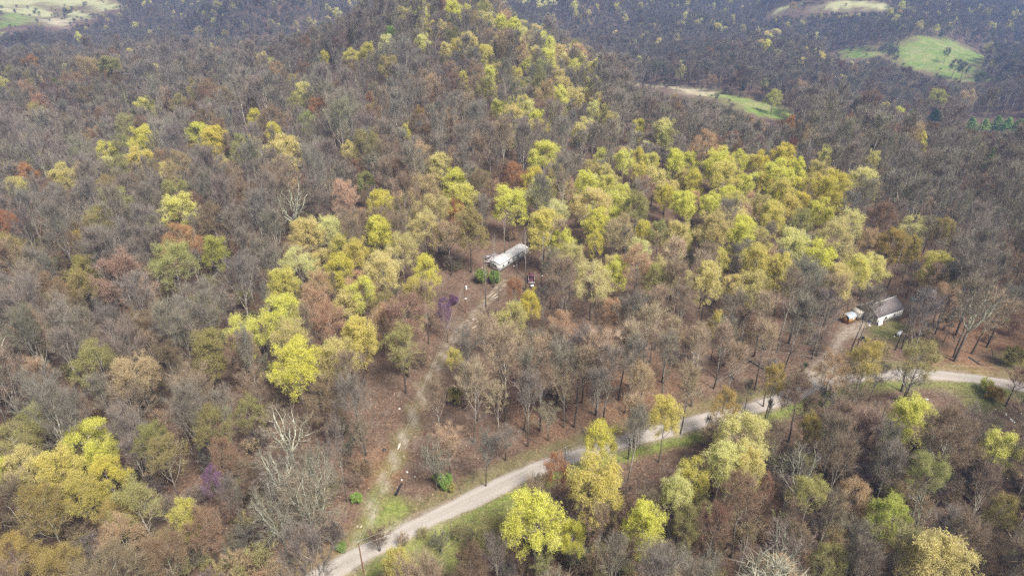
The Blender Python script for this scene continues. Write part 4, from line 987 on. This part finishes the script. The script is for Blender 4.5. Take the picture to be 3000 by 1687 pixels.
# --- curved roof wood shed
q = gp(2484, 950); sz_ = 1.
shd = thing('garden_shed', 'small orange plywood shed with curved pale blue metal roof beside the cabin', 'shed', q, rz2)
SL, SW = 2.6, 2.3
arch = [(SW * (0.5 - .5 * math.cos(math.pi * k / 8)), 1.75 + .75 * math.sin(math.pi * k / 8)) for k in range(9)]
mb = MB()
for y in (.04, SW - .04): mb.box((SL / 2, y, .875), (SL, .08, 1.75))
mb.build('side_wall', M['plywood'], shd)
for x0, x1 in ((-.08, 0), (SL, SL + .08)):
    mb = MB(); pr = [(0, 0), (SW, 0)] + arch[::-1]; n = len(pr)
    mb.add([(x, y, z) for x in (x0, x1) for y, z in pr], [[i, (i + 1) % n, n + (i + 1) % n, n + i] for i in range(n)])
    for x in (x0, x1): mb.add([(x, y, z) for y, z in pr] + [(x, SW / 2, 1.)], [[i, (i + 1) % n, n] for i in range(n)])
    mb.build('end_wall', M['ply_dark'], shd)
mb = MB(); out = [(SW / 2 + (y - SW / 2) * 1.1, 1.75 + (z - 1.75) * 1.08 + .02) for y, z in arch]; inn = [(y, z + .005) for y, z in arch]
k9 = len(out); xs = (-.2, SL + .2)
mb.add([(x, y, z) for x in xs for y, z in out], [[i, i + 1, k9 + i + 1, k9 + i] for i in range(k9 - 1)])
mb.add([(x, y, z) for x in xs for y, z in inn], [[i, k9 + i, k9 + i + 1, i + 1] for i in range(k9 - 1)])
for x in xs: mb.add([(x, y, z) for y, z in out + inn[::-1]], [[i, i + 1, 2 * k9 - 2 - i, 2 * k9 - 1 - i] for i in range(k9 - 1)])
mb.build('roof', M['blue_metal'], shd)
mb = MB(); mb.box((1.7, -.03, 1.2), (.35, .05, .9)); mb.build('white_board', M['white'], shd)
mb = MB(); mb.box((-.1, SW / 2, .95), (.04, .9, 1.75)); mb.build('door', M['plywood'], shd)

# --- blue grey metal shed in the trees
q = gp(2700, 874)
ms = thing('metal_shed', 'pale blue grey metal shed half hidden by trees near the cabin', 'shed', q, rz2 - .7)
mb = MB(); mb.box((1.8, 1.2, .95), (3.6, 2.4, 1.9)); mb.build('wall', M['blue_metal'], ms)
mb = MB(); mb.box((1.8, .55, 2.12), (3.9, 1.5, .06), 0, 0, .28); mb.box((1.8, 1.9, 2.12), (3.9, 1.5, .06), 0, 0, -.28); mb.build('roof', M['blue_metal'], ms)
mb = MB(); mb.box((2.9, -.03, .85), (1.1, .05, 1.65)); mb.build('door', M['tank'], ms)

def crumple(name, label, cat, c, rx, ry, rz_, mat, seed, n=14, rot=0):
    r_ = np.random.default_rng(seed); mb = MB(); th = np.linspace(0, 2 * math.pi, n + 1)[:-1]; rows_ = [(1., 0), (.92, .35), (.7, .75), (.4, .95)]
    V = [((rx * s * (1 + r_.normal() * .13)) * math.cos(a), (ry * s * (1 + r_.normal() * .13)) * math.sin(a), max(-.02, rz_ * z * (1 + r_.normal() * .3) - (.03 if z == 0 else 0))) for s, z in rows_ for a in th]
    V.append((0, 0, rz_))
    mb.add(V, [[i * n + j, i * n + (j + 1) % n, (i + 1) * n + (j + 1) % n, (i + 1) * n + j] for i in range(3) for j in range(n)])
    mb.add(V, [[3 * n + j, 3 * n + (j + 1) % n, 4 * n] for j in range(n)])
    o = mb.build(name, mat); o.location = c; o.rotation_euler = (0, 0, rot); return tag(o, label, cat)

crumple('tarp', 'crumpled teal tarp on the leaves beside the metal shed', 'tarp', gp(2677, 876), 1.0, .6, .35, M['tarp'], 3)
# heap of black tyres
q = gp(2530, 994)
th_ = thing('tyre_heap', 'low heap of black tyres by the driveway below the cabin', 'tyre heap', q)
r_ = np.random.default_rng(8)
for k, (x, y, z) in enumerate(((-1, 0, .12), (-.3, .4, .12), (.5, .1, .12), (1.1, .35, .12), (-.5, -.4, .12), (.3, -.5, .13), (-.2, .1, .33), (.6, .05, .35), (.1, .3, .52))):
    mb = MB(); a = np.linspace(0, 2 * math.pi, 15)
    mb.tube(np.column_stack([.34 * np.cos(a), .34 * np.sin(a), 0 * a]), np.full(15, .12), 7)
    o = mb.build('tyre', M['black'], th_, True); o.location = (x, y, z); o.rotation_euler = (r_.normal() * .25, r_.normal() * .25, 0)

# --- propane tank
q = gp(2634, 982)
pt = thing('gas_tank', 'silvery white gas tank lying on legs in the yard right of the cabin', 'tank', q, rz2 + .15)
mb = MB(); a = np.linspace(0, math.pi / 2, 5); P = [(-1.0 - .35 * math.cos(q_) , 0, .75) for q_ in a[:1]] + [(-.75 - .38 * math.cos(q_), 0, .75) for q_ in a[1:]] + [(.75 + .38 * math.sin(q_), 0, .75) for q_ in a]
rad = [.03] + [.5 * math.sin(q_) for q_ in a[1:]] + [.5 * max(math.cos(q_), .03) for q_ in a]
mb.tube(P, rad, 14, 0, True); mb.build('tank_body', M['tank'], pt, True)
for x in (-.55, .55):
    mb = MB(); mb.box((x, 0, .14), (.12, .7, .28)); mb.build('leg', M['tank'], pt)
mb = MB(); mb.tube([(0, 0, 1.22), (0, 0, 1.4)], [.16, .14], 9, 0, True); mb.build('valve_cover', M['tank'], pt)

# --- maroon wreck near the trailer
q = gp(1557, 832)
mw = thing('truck_bed', 'maroon open truck bed with pale side rails and brush inside', 'wreck', q, math.pi / 2)
mb = MB(); mb.box((1.6, 0, .55), (3.2, 1.75, .08)); mb.box((3.2, 0, .85), (.08, 1.75, .6)); mb.build('bed', M['maroon'], mw)
for y in (-.9, .9):
    mb = MB(); mb.box((1.6, y, .85), (3.2, .06, .6)); s_ = mb.build('side_panel', M['maroon'], mw)
    mb = MB(); mb.box((1.6, y, 1.18), (3.25, .1, .06)); mb.build('rail', M['pinkrail'], s_)
mb = MB(); mb.box((-.12, 0, .55), (.14, 2.1, .18)); mb.build('bumper', M['white'], mw)
for x in (.7, 2.5):
    for y in (-.8, .8):
        mb = MB(); a = np.linspace(0, 2 * math.pi, 13); mb.tube(np.column_stack([x + .27 * np.cos(a), 0 * a + y, .3 + .27 * np.sin(a)]), np.full(13, .1), 6); mb.build('wheel', M['black'], mw)
mb = MB(); mb.box((3.8, 0, .9), (1.1, 1.7, .7)); mb.box((4.0, 0, 1.4), (.7, 1.5, .35)); mb.build('cab', M['maroon'], mw)
mb = MB(); mb.box((0, 0, .3), (1.0, .7, .6)); mb.box((.2, -.36, .35), (.3, .03, .3), 0, 1)
o = mb.build('white_appliance', [M['white'], M['trim']]); o.location = gp(1559, 840); o.rotation_euler = (0, 0, .1)
tag(o, 'white box shaped appliance on the ground in front of the maroon truck bed', 'appliance')

# --- utility poles and wires
def pole(top, h, mat, label, arm=0.):
    p = at(*top, h); z = float(near_ground(p[0], p[1])); h = float(p[2] - z)
    t = thing('utility_pole', label, 'utility pole', (p[0], p[1], z - .2), 0, 'utility poles')
    mb = MB(); mb.tube([(0, 0, 0), (0, 0, h * .5), (0, 0, h + .2)], [.14, .12, .09], 8, 0, True); mb.build('post', mat, t, True)
    mb = MB(); mb.tube([(0, 0, h + .2), (0, 0, h + .42)], [.05, .04], 6, 0, True); mb.build('insulator', M['tank'], t)
    mb = MB(); mb.tube([(.12, 0, h - 1.0), (.3, 0, h - 1.0)], [.05, .05], 6, 0, True); mb.build('insulator', M['tank'], t)
    return t, np.array((p[0], p[1], z + h + .3)), np.array((p[0], p[1], z + h - .9))
tp, T1, T2 = pole((1361, 828), 10., M['pole'], 'brown pole with white transformer can beside the lane near the trailer')
mb = MB(); hh = T1[2] - tp.location.z; mb.tube([(.42, -.15, hh - 2.3), (.42, -.15, hh - 1.35)], [.26, .26], 10, 0, True); mb.build('transformer', M['white'], tp, True)
mb = MB(); mb.box((.12, -.2, hh - 5.4), (.7, .2, .3)); mb.build('junction_box', M['trim'], tp)
q0, Q1, Q2 = pole((1050, 1588), 10., M['pole'], 'brown roadside pole where the lane wires meet the road line')
p2, P1, P2 = pole((1657, 1312), 9.5, M['greypole'], 'dark grey pole standing in the orange shrub on the road edge')
p3, B1, B2 = pole((2265, 1018), 9.5, M['greypole'], 'dark slim pole between the fallen trunk and the cabin driveway')
E_ = at(3080, 1080, 9.5); D_ = at(880, 1672, 9.5)
def wire(a, b, sag, label, name='power_wire', r=.013, n=16):
    a, b = np.array(a, float), np.array(b, float); t = np.linspace(0, 1, n)[:, None]
    P = a + (b - a) * t; P[:, 2] -= (4 * sag * t * (1 - t))[:, 0]
    mb = MB(); mb.tube(P, np.full(n, r), 4); return tag(mb.build(name, M['wire']), label, 'wire')
wire(T1, Q1, 1.2, 'upper wire from the transformer pole down the lane to the road'); wire(T2, Q2, 1.5, 'lower wire from the transformer pole down the lane to the road')
wire(Q1, D_, .8, 'upper roadside wire leaving the picture at the bottom edge'); wire(Q2, D_ - np.array((0, 0, 1.2)), .8, 'lower roadside wire leaving the picture at the bottom edge')
wire(Q1, P1, 1.2, 'upper wire over the gravel road below the lane'); wire(Q2, P2, 1.4, 'lower wire over the gravel road below the lane')
wire(P1, B1, 1.3, 'upper wire across the leaf slope above the fallen trunk'); wire(P2, B2, 1.5, 'lower wire across the leaf slope above the fallen trunk')
wire(B1, E_, 1.3, 'upper wire from the slim pole past the driveway mouth'); wire(B2, E_ - np.array((0, 0, 1.2)), 1.4, 'lower wire from the slim pole past the driveway mouth')
w0 = T1 + (Q1 - T1) * .73; w0[2] -= 4 * 1.2 * .73 * .27
mb = MB(); mb.tube([w0 + (Q1 - T1) * .012, w0, w0 - (Q1 - T1) * .012], [.05, .26, .05], 8); tag(mb.build('wire_marker', M['board']), 'pale splice ball hanging on the lane wire', 'wire marker')

# --- fallen trunks, logs, boards and litter
def log(a, b, r0_, r1_, mat, label, name='fallen_trunk', branches=0, seed=0):
    r_ = np.random.default_rng(seed); a, b = gp(*a), gp(*b); t = np.linspace(0, 1, 8)[:, None]; P = a + (b - a) * t
    P[:, 2] = near_ground(P[:, 0], P[:, 1]) + np.linspace(r0_, r1_, 8) * .8; P[1:-1, :2] += r_.normal(size=(6, 2)) * .06 * np.linalg.norm(b - a) / 6
    mb = MB(); mb.tube(P, np.linspace(r0_, r1_, 8), 8, 0, True); o = mb.build(name, mat, None, True); tag(o, label, 'log')
    for k in range(branches):
        q = P[r_.integers(3, 8)]; mb = MB(); e = q + r_.normal(size=3) * np.array((1.2, 1.2, .1)) + np.array((0, 0, .8)); mb.tube([q, (q + e) / 2 + r_.normal(size=3) * .1, e], [r1_ * .6, r1_ * .4, .015], 5); mb.build('branch', mat, o)
    return o
log((2172, 1044), (2242, 1084), .2, .34, M['wood'], 'mossy dark fallen trunk below the slim pole', branches=3, seed=1)
log((2166, 1042), (2185, 1052), .15, .2, M['char'], 'short dark log at the upper end of the mossy fallen trunk', 'log', seed=2)
log((2066, 886), (2094, 918), .14, .2, M['wood'], 'grey fallen trunk pointing downhill in the open woodland', branches=2, seed=3)
log((2135, 1100), (2150, 1112), .12, .16, M['char'], 'short black stub of log on rusty leaves above the road', 'log', seed=4)
log((2660, 775), (2690, 792), .15, .2, M['wood'], 'dark fallen trunk under the gold tree behind the cabin', branches=2, seed=5)
log((2838, 1045), (2870, 1068), .14, .22, M['wood'], 'fallen trunk on the orange leaf slope above the road bend', branches=2, seed=6)
log((2625, 1171), (2678, 1162), .3, .4, M['wood'], 'thick mossy fallen trunk under the leaning tree by the road bend', branches=3, seed=7)
log((1178, 1416), (1159, 1452), .16, .3, M['char'], 'charred black log lying on grass beside the lane', 'log', seed=8)
log((2790, 700), (2880, 735), .12, .18, M['wood'], 'thin grey fallen trunk in the woods above the metal shed', branches=2, seed=9)
log((1620, 1098), (1745, 1108), .13, .18, M['wood'], 'long thin fallen trunk among the tall bare trunks', branches=2, seed=10)
log((440, 1225), (495, 1236), .14, .2, M['wood'], 'dark fallen trunk on the shaded forest floor behind the big yellow tree', branches=2, seed=11)
crumple('black_bag', 'small black bag on the leaves uphill of the lane', 'bag', gp(1125, 1318), .42, .36, .34, M['black'], 12)
for k, (px, py) in enumerate(((1439, 862), (1448, 866), (1455, 871), (1445, 873))):
    mb = MB(); mb.box((0, 0, .05), (2.3 - k * .2, .3, .05)); o = mb.build('loose_board', M['board']); o.location = gp(px, py) + np.array((0, 0, .02 * k)); o.rotation_euler = (0, 0, .95 - .08 * k if k < 3 else -.5)
    tag(o, ('pale board farthest up the lane of the loose three', 'pale middle board of the loose three by the lane', 'pale board nearest the dark trunk by the lane', 'short pale board lying crosswise below the three boards')[k], 'board', 'loose boards by the lane')
for k, (px, py, l_, lab) in enumerate(((1401, 940, 1.6, 'short white board on the lane below the transformer pole'), (1390, 958, 2.0, 'long pale board lower on the lane below the transformer pole'), (1386, 935, .9, 'small pale board stub on the lane'), (1419, 892, 1.2, 'lavender grey board in the lane between two dark trunks'))):
    mb = MB(); mb.box((0, 0, .05), (l_, .28, .06)); o = mb.build('loose_board', M['board'] if k != 3 else M['grey_wood']); o.location = gp(px, py); o.rotation_euler = (0, 0, .9); tag(o, lab, 'board', 'loose boards by the lane')
LIT = [(1362, 951, .45, 'white crumpled rubbish bag below the transformer pole'), (1528, 713, .4, 'white scrap behind the far end of the trailer'), (1413, 784, .45, 'pale scrap at the near end corner of the trailer'),
       (1505, 780, .5, 'white rubbish lying in front of the trailer wall'), (1514, 777, .45, 'second white scrap right beside the rubbish before the trailer wall'), (1553, 740, .35, 'white scrap past the far end of the trailer'),
       (1551, 757, .3, 'small white scrap on bare leaves right of the trailer'), (1588, 808, .45, 'white scrap on leaves right of the maroon truck bed'), (1594, 788, .5, 'pale flat scrap among trunks behind the maroon truck bed'),
       (1193, 1382, .4, 'small white scrap right of the lane above the charred log'), (1216, 1396, .3, 'tiny white scrap in the brush right of the charred log'), (1177, 1405, .4, 'white stump chip at the top of the charred log'),
       (1170, 1197, .45, 'white scrap at the wood edge far up the lane'), (1183, 1337, .28, 'tan clod on the lane grass'), (1047, 1541, .4, 'pale concrete lump at the lane mouth'), (1058, 1542, .4, 'second pale lump right beside the concrete one at the lane mouth'),
       (2547, 953, .55, 'white bundle on the ground before the cabin door'), (2538, 934, .4, 'cream sack beside the cabin door steps'), (2620, 985, .5, 'white lid lying before the gas tank'), (2716, 1169, .5, 'white bucket lid under the road bend thicket'),
       (2948, 1214, .45, 'white scrap at the top of the rubbish dump'), (2946, 1209, .3, 'tiny pale scrap above the rubbish dump'), (2961, 1227, .4, 'white scrap in the middle of the rubbish dump'), (2964, 1231, .5, 'pale blue scrap low in the rubbish dump'), (2972, 1236, .45, 'pale mint scrap at the foot of the rubbish dump'),
       (2991, 1213, .6, 'large white scrap right of the rubbish dump'), (2916, 1198, .35, 'lone white scrap left of the rubbish dump'), (2263, 911, .4, 'pale slab on rusty leaves in the open woodland'), (2805, 1047, .3, 'white tag on the leaves by the twin dark trunks'), (1818, 1263, .6, 'tan stone at the edge of the gravel road')]
for k, (px, py, r_, lab) in enumerate(LIT):
    r_ *= .65; crumple('scrap', lab, 'scrap', gp(px, py), r_, r_ * .62, r_ * .45, M['siding'] if 'white' in lab else M['tank'] if 'blue' in lab or 'mint' in lab else M['board'], 40 + k, 9, k * 1.3)
# grass on the verges and the lane
rg3 = np.random.default_rng(77); mb = MB(); pts = []
Gn = np.argwhere((grass > .35) & (Y < 230) & (np.abs(X) < 150))
sel = Gn[rg3.integers(0, len(Gn), 26000)]
P = np.column_stack([X[sel[:, 0], sel[:, 1]] + rg3.uniform(-.6, .6, len(sel)), Y[sel[:, 0], sel[:, 1]] + rg3.uniform(-.6, .6, len(sel))])
ok = (dist_path(P[:, 0], P[:, 1], ROAD[::2]) > 1.95); P = P[ok]; P = np.column_stack([P, near_ground(P[:, 0], P[:, 1]) - .02])
twigs(mb, P, np.array((0, 0, 1.)) + rg3.normal(size=P.shape) * .45, rg3.uniform(.1, .32, len(P)), .035, 0, rg3)
m, nt, b = new_mat('grass_blades'); isl = N(nt, 'ShaderNodeNewGeometry').outputs['Random Per Island']
nt.links.new(ramp(nt, isl, [(0, (.13, .17, .04)), (.5, (.24, .28, .07)), (1, (.4, .36, .13))]), b.inputs['Base Color'])
tag(mb.build('grass', m), 'short green and straw grass on the road verge and lane', 'grass', None, 'stuff')
# fallen leaves
LF = np.column_stack([rg3.uniform(-110, 150, 60000), rg3.uniform(62, 215, 60000)])
ok = (dist_path(LF[:, 0], LF[:, 1], ROAD[::4]) > 1.9) & (np.abs(LF[:, 0]) < LF[:, 1] * .82 + 20); LF = LF[ok]
LF = np.column_stack([LF, near_ground(LF[:, 0], LF[:, 1]) + .05]); mb = MB()
n_ = len(LF); az = rg3.uniform(0, 6.28, n_); s_ = rg3.uniform(.07, .16, n_)
a_ = np.column_stack([np.cos(az), np.sin(az), rg3.normal(size=n_) * .3]) * s_[:, None]; b_ = np.column_stack([-np.sin(az), np.cos(az), rg3.normal(size=n_) * .3]) * s_[:, None] * .65
mb.add(np.stack([LF - a_, LF + b_, LF + a_, LF - b_], 1).reshape(-1, 3), np.arange(n_ * 4).reshape(n_, 4))
m, nt, b = new_mat('fallen_leaves'); isl = N(nt, 'ShaderNodeNewGeometry').outputs['Random Per Island']
nt.links.new(ramp(nt, isl, [(0, (.10, .055, .04)), (.4, (.26, .15, .10)), (.8, (.42, .28, .19)), (1, (.55, .42, .30))]), b.inputs['Base Color'])
tag(mb.build('leaf_litter', m), 'loose brown fallen leaves over the near forest floor', 'leaves', None, 'stuff')

# sticks and deadwood lying about
mb = MB()
for k in range(700):
    x, y = rg3.uniform(-95, 130), rg3.uniform(66, 215)
    if abs(x) > y * .8 + 15 or look_up(dR, x, y) < 4 or look_up(dD, x, y) < 2.5 or look_up(dL, x, y) < 2.2: continue
    L = rg3.uniform(1, 6.5); a = rg3.uniform(0, 6.28); t_ = np.linspace(-.5, .5, 4); P = np.column_stack([x + np.cos(a) * t_ * L + rg3.normal(size=4) * .08, y + np.sin(a) * t_ * L + rg3.normal(size=4) * .08])
    r_ = .015 + .02 * L * rg3.uniform(.4, 1); mb.tube(np.column_stack([P, near_ground(P[:, 0], P[:, 1]) + r_ * .8 + .02]), np.linspace(r_, r_ * .5, 4), 5)
tag(mb.build('fallen_branches', M['wood']), 'grey sticks and dead branches scattered over the forest floor', 'deadwood', None, 'stuff')

# ------------------------------------------------------------------ labels of the trees and shrubs: look, then where it stands
# landmark: photo pixel -> (phrase, the landmark tree's own label or None)
LM = [((1485, 760), 'the white trailer home', None), ((2580, 905), 'the brown roofed cabin', None), ((2490, 925), 'the orange plywood shed', None), ((2715, 860), 'the blue grey metal shed', None),
      ((1361, 870), 'the transformer pole', None), ((2258, 1050), 'the mossy fallen trunk', None), ((1168, 1434), 'the charred log', None), ((2530, 992), 'the tyre heap', None), ((2634, 978), 'the silvery gas tank', None),
      ((1557, 825), 'the maroon truck bed', None), ((2970, 1225), 'the rubbish dump', None), ((2850, 1105), 'the far end of the road', None), ((2420, 1075), 'the gravel driveway', None), ((1140, 1510), 'the mouth of the grassy lane', None),
      ((1230, 1180), 'the middle of the grassy lane', None), ((2000, 262), 'the tan field strip', None), ((2760, 160), 'the green meadow', None),
      ((255, 1300), 'the lower left lemon clump', 'topmost lemon yellow tree of the bright clump low on the left'),
      ((357, 791), 'the flat topped rust red tree', 'flat topped rust red budding tree in the grey woods on the left'),
      ((532, 702), 'the orange tree in the grey woods', 'orange budding tree amid grey leafless woods left of the middle'),
      ((528, 612), 'the patchy layered yellow tree', 'patchy layered yellow tree amid grey woods above the orange one'),
      ((807, 925), 'the tall lemon tree left of the lane', 'tall pointed lemon yellow tree in the clump left of the lane'),
      ((866, 1070), 'the low round lemon tree', 'low round lemon yellow tree at the bottom of the clump left of the lane'),
      ((621, 412), 'the lemon pair on the upper left', 'wider tree of the lemon yellow pair on the upper left slope'),
      ((415, 404), 'the single lemon tree upper left', 'single lemon yellow tree left of the lemon pair on the upper slope'),
      ((318, 194), 'the olive clump far left', 'olive green round tree in the dark woods far up on the left'),
      ((1241, 791), 'the narrow lemon tree by the trailer', 'narrow tall lemon yellow tree left of the white trailer home'),
      ((1307, 905), 'the purple blossom tree', 'small purple blossoming tree beside the lane near the transformer pole'),
      ((1594, 450), 'the lemon dome above the trailer', 'large lemon yellow dome of a tree uphill beyond the trailer'),
      ((1144, 97), 'the fresh green tree on the ridge', 'fresh green small tree near the top of the ridge'),
      ((1326, 27), 'the yellow ridge top', 'bright yellow tree on the very top of the ridge'),
      ((2400, 756), 'the lemon tree above the cabin', 'lemon yellow tree with rounded crown uphill left of the cabin'),
      ((2175, 686), 'the lemon tree in mid slope', 'lemon yellow tree with dark trunk in the middle of the right slope'),
      ((2621, 713), 'the golden tree', 'golden yellow tree with bare dark trunk uphill of the metal shed'),
      ((2536, 532), 'the pale end of the crest', 'pale yellow tree at the right end of the yellow crest'),
      ((2101, 478), 'the middle of the yellow crest', 'bright yellow tree in the middle of the yellow crest'),
      ((2846, 365), 'the evergreen row', None), ((2668, 1221), 'the yellow tree below the bend', 'bright yellow tree just below the road bend on the right'),
      ((1746, 1415), 'the big yellow tree by the road', 'biggest pale yellow tree on the lower side of the gravel road'),
      ((1571, 1520), 'the lemon tree at the bottom', 'broad lemon yellow tree near the bottom edge below the road'),
      ((1882, 1532), 'the small lemon tree below the road', 'small round lemon yellow tree right of the broad one below the road'),
      ((2594, 1512), 'the yellow green tree low right', 'yellow green tree in the brown thicket low on the right'),
      ((2757, 1660), 'the bottom right yellow dome', 'wide pale yellow dome of a tree at the bottom right edge'),
      ((2357, 1373), 'the white limbed bare tree', 'broad leafless grey tree with white limbs in the lower right thicket'),
      ((2303, 1582), 'the big grey bare tree', 'big grey leafless tree with a fan of pale limbs at the bottom right'),
      ((808, 1365), 'the pale lichened trees', 'wide lichened leafless tree with twisted pale limbs left of the lane mouth'),
      ((1637, 1369), 'the orange roadside tree', 'orange budding tree standing over the gravel road'),
      ((1969, 474), 'the left part of the yellow crest', None), ((1500, 1080), 'the open woodland', None), ((1900, 1060), 'the tall bare trunks', None), ((2090, 1330), 'the soft yellow clump below the road', None),
      ((120, 1150), 'the left edge of the woods', None), ((560, 1130), 'the dark hollow', None), ((80, 300), 'the upper left edge', None), ((1750, 280), 'the right flank of the ridge', None), ((2850, 620), 'the right edge of the woods', None),
      ((420, 1610), 'the bottom left corner', None), ((2350, 300), 'the far valley', None), ((950, 300), 'the left flank of the ridge', None)]
LOOK = {'bright': 'bright lemon yellow', 'yellow': 'yellow', 'soft': 'pale yellow', 'yg': 'yellow green', 'olive': 'dull olive', 'tan': 'tan', 'gold': 'golden', 'orange': 'orange', 'rust': 'rust red', 'brown': 'brown',
        'grey': 'grey', 'greyolive': 'grey green', 'mauve': 'mauve grey', 'green': 'fresh green', 'purple': 'purple', 'dark': 'dark green', 'white': 'bleached white', 'red': 'dark red', 'darkolive': 'dark olive'}
WORD = {'bare': 'leafless tree', 'lichen': 'broad lichened leafless tree', 'bud': 'budding tree', 'leaf': 'leafy tree', 'sparse': 'patchy leafing tree', 'evergreen': 'evergreen', 'dead': 'dead tree', 'snag': 'slim near branchless tree', 'shrub': 'twiggy shrub', 'bush': 'leafy bush'}
CAT = {'bare_tree': 'tree', 'budding_tree': 'tree', 'leafing_tree': 'tree', 'evergreen_tree': 'tree', 'dead_tree': 'tree', 'shrub': 'shrub', 'bush': 'bush'}
GRP = {'bare_tree': 'leafless trees of the wood', 'budding_tree': 'budding trees of the wood', 'leafing_tree': 'trees in yellow spring leaf', 'evergreen_tree': 'evergreens', 'dead_tree': 'dead trees', 'shrub': 'twiggy shrubs', 'bush': 'leafy bushes'}
ORD = ['', 'second', 'third', 'fourth', 'fifth', 'sixth', 'seventh', 'eighth', 'ninth', 'tenth', 'eleventh', 'twelfth', 'thirteenth', 'fourteenth', 'fifteenth', 'sixteenth', 'seventeenth', 'eighteenth', 'nineteenth', 'twentieth']
LMX = np.array([l[0] for l in LM], float); CLS = {}
for t in MADE:
    own = next((l[2] for l in LM if l[2] and t.get('px') == l[0][0] and t.get('py') == l[0][1]), None) if t['seen'] else None
    o = t['obj']; tag(o, own, CAT[t['kind']], GRP[t['kind']])
    if own: continue
    dd = np.hypot(LMX[:, 0] - t['qx'], (LMX[:, 1] - t['qy']) * 1.2); k = int(np.argmin(dd)); dx, dy = t['qx'] - LMX[k, 0], t['qy'] - LMX[k, 1]
    side = ('left of' if dx < 0 else 'right of') if abs(dx) > 1.2 * abs(dy) else ('behind' if dy < 0 else 'in front of')
    if any(q in LM[k][1] for q in ('edge of', 'hollow', 'upper left edge', 'flank', 'corner', 'far valley', 'open woodland', 'tall bare trunks', 'part of the yellow crest', 'clump below')):
        side = {'left of': 'to the left in', 'right of': 'to the right in', 'behind': 'on the far side of', 'in front of': 'on the near side of'}[side]
    rel = t['w'] / (2 * RAD[t['fam'], t['v']]); size = 'small ' if rel < .85 else 'large ' if rel > 1.2 else ''
    look = (size + LOOK[t['col']] + ' ' + WORD[t['fam']]).replace('dark green evergreen', 'dark evergreen').replace('fresh green evergreen', 'light green evergreen')
    CLS.setdefault((look, side, LM[k][1]), []).append((dd[k], t))
for (look, side, name), lst in CLS.items():
    lst.sort(key=lambda q: q[0])
    for n, (_d, t) in enumerate(lst):
        o_ = ORD[n] if n < len(ORD) else 'farther'
        if len(lst) > 1 and n == 0: o_ = 'nearest'
        lab = f'{o_} {look} {side} {name}'.strip()
        if len(lab.split()) > 16: lab = lab.replace('bright lemon yellow', 'lemon').replace('broad lichened', 'lichened').replace('on the far side of', 'far in').replace('on the near side of', 'near in')
        if len(lab.split()) > 16: lab = lab.replace('to the left in', 'leftward in').replace('to the right in', 'rightward in').replace('patchy leafing tree', 'patchy tree')
        t['obj']['label'] = lab
print('LABEL CLASSES', len(CLS), max(len(v) for v in CLS.values()))

# ------------------------------------------------------------------ the air
if HAZE_DENSITY:
    mb = MB(); zlo, zhi = float(Z.min()) - 1.5, max(CAM_H, float(Z.max())) + 4
    mb.box(((gx[0] + gx[-1]) / 2, (gy[0] + gy[-1]) / 2, (zlo + zhi) / 2), (gx[-1] - gx[0] + 4, gy[-1] - gy[0] + 4, zhi - zlo))
    m = bpy.data.materials.new('air'); m.use_nodes = True; nt = m.node_tree; nt.nodes.remove(nt.nodes['Principled BSDF'])
    pv = nt.nodes.new('ShaderNodeVolumePrincipled'); pv.inputs['Color'].default_value = (*HAZE_COLOR, 1); pv.inputs['Density'].default_value = HAZE_DENSITY
    pv.inputs['Anisotropy'].default_value = .2
    nt.links.new(pv.outputs[0], nt.nodes['Material Output'].inputs['Volume'])
    tag(mb.build('haze', [m]), kind='stuff')
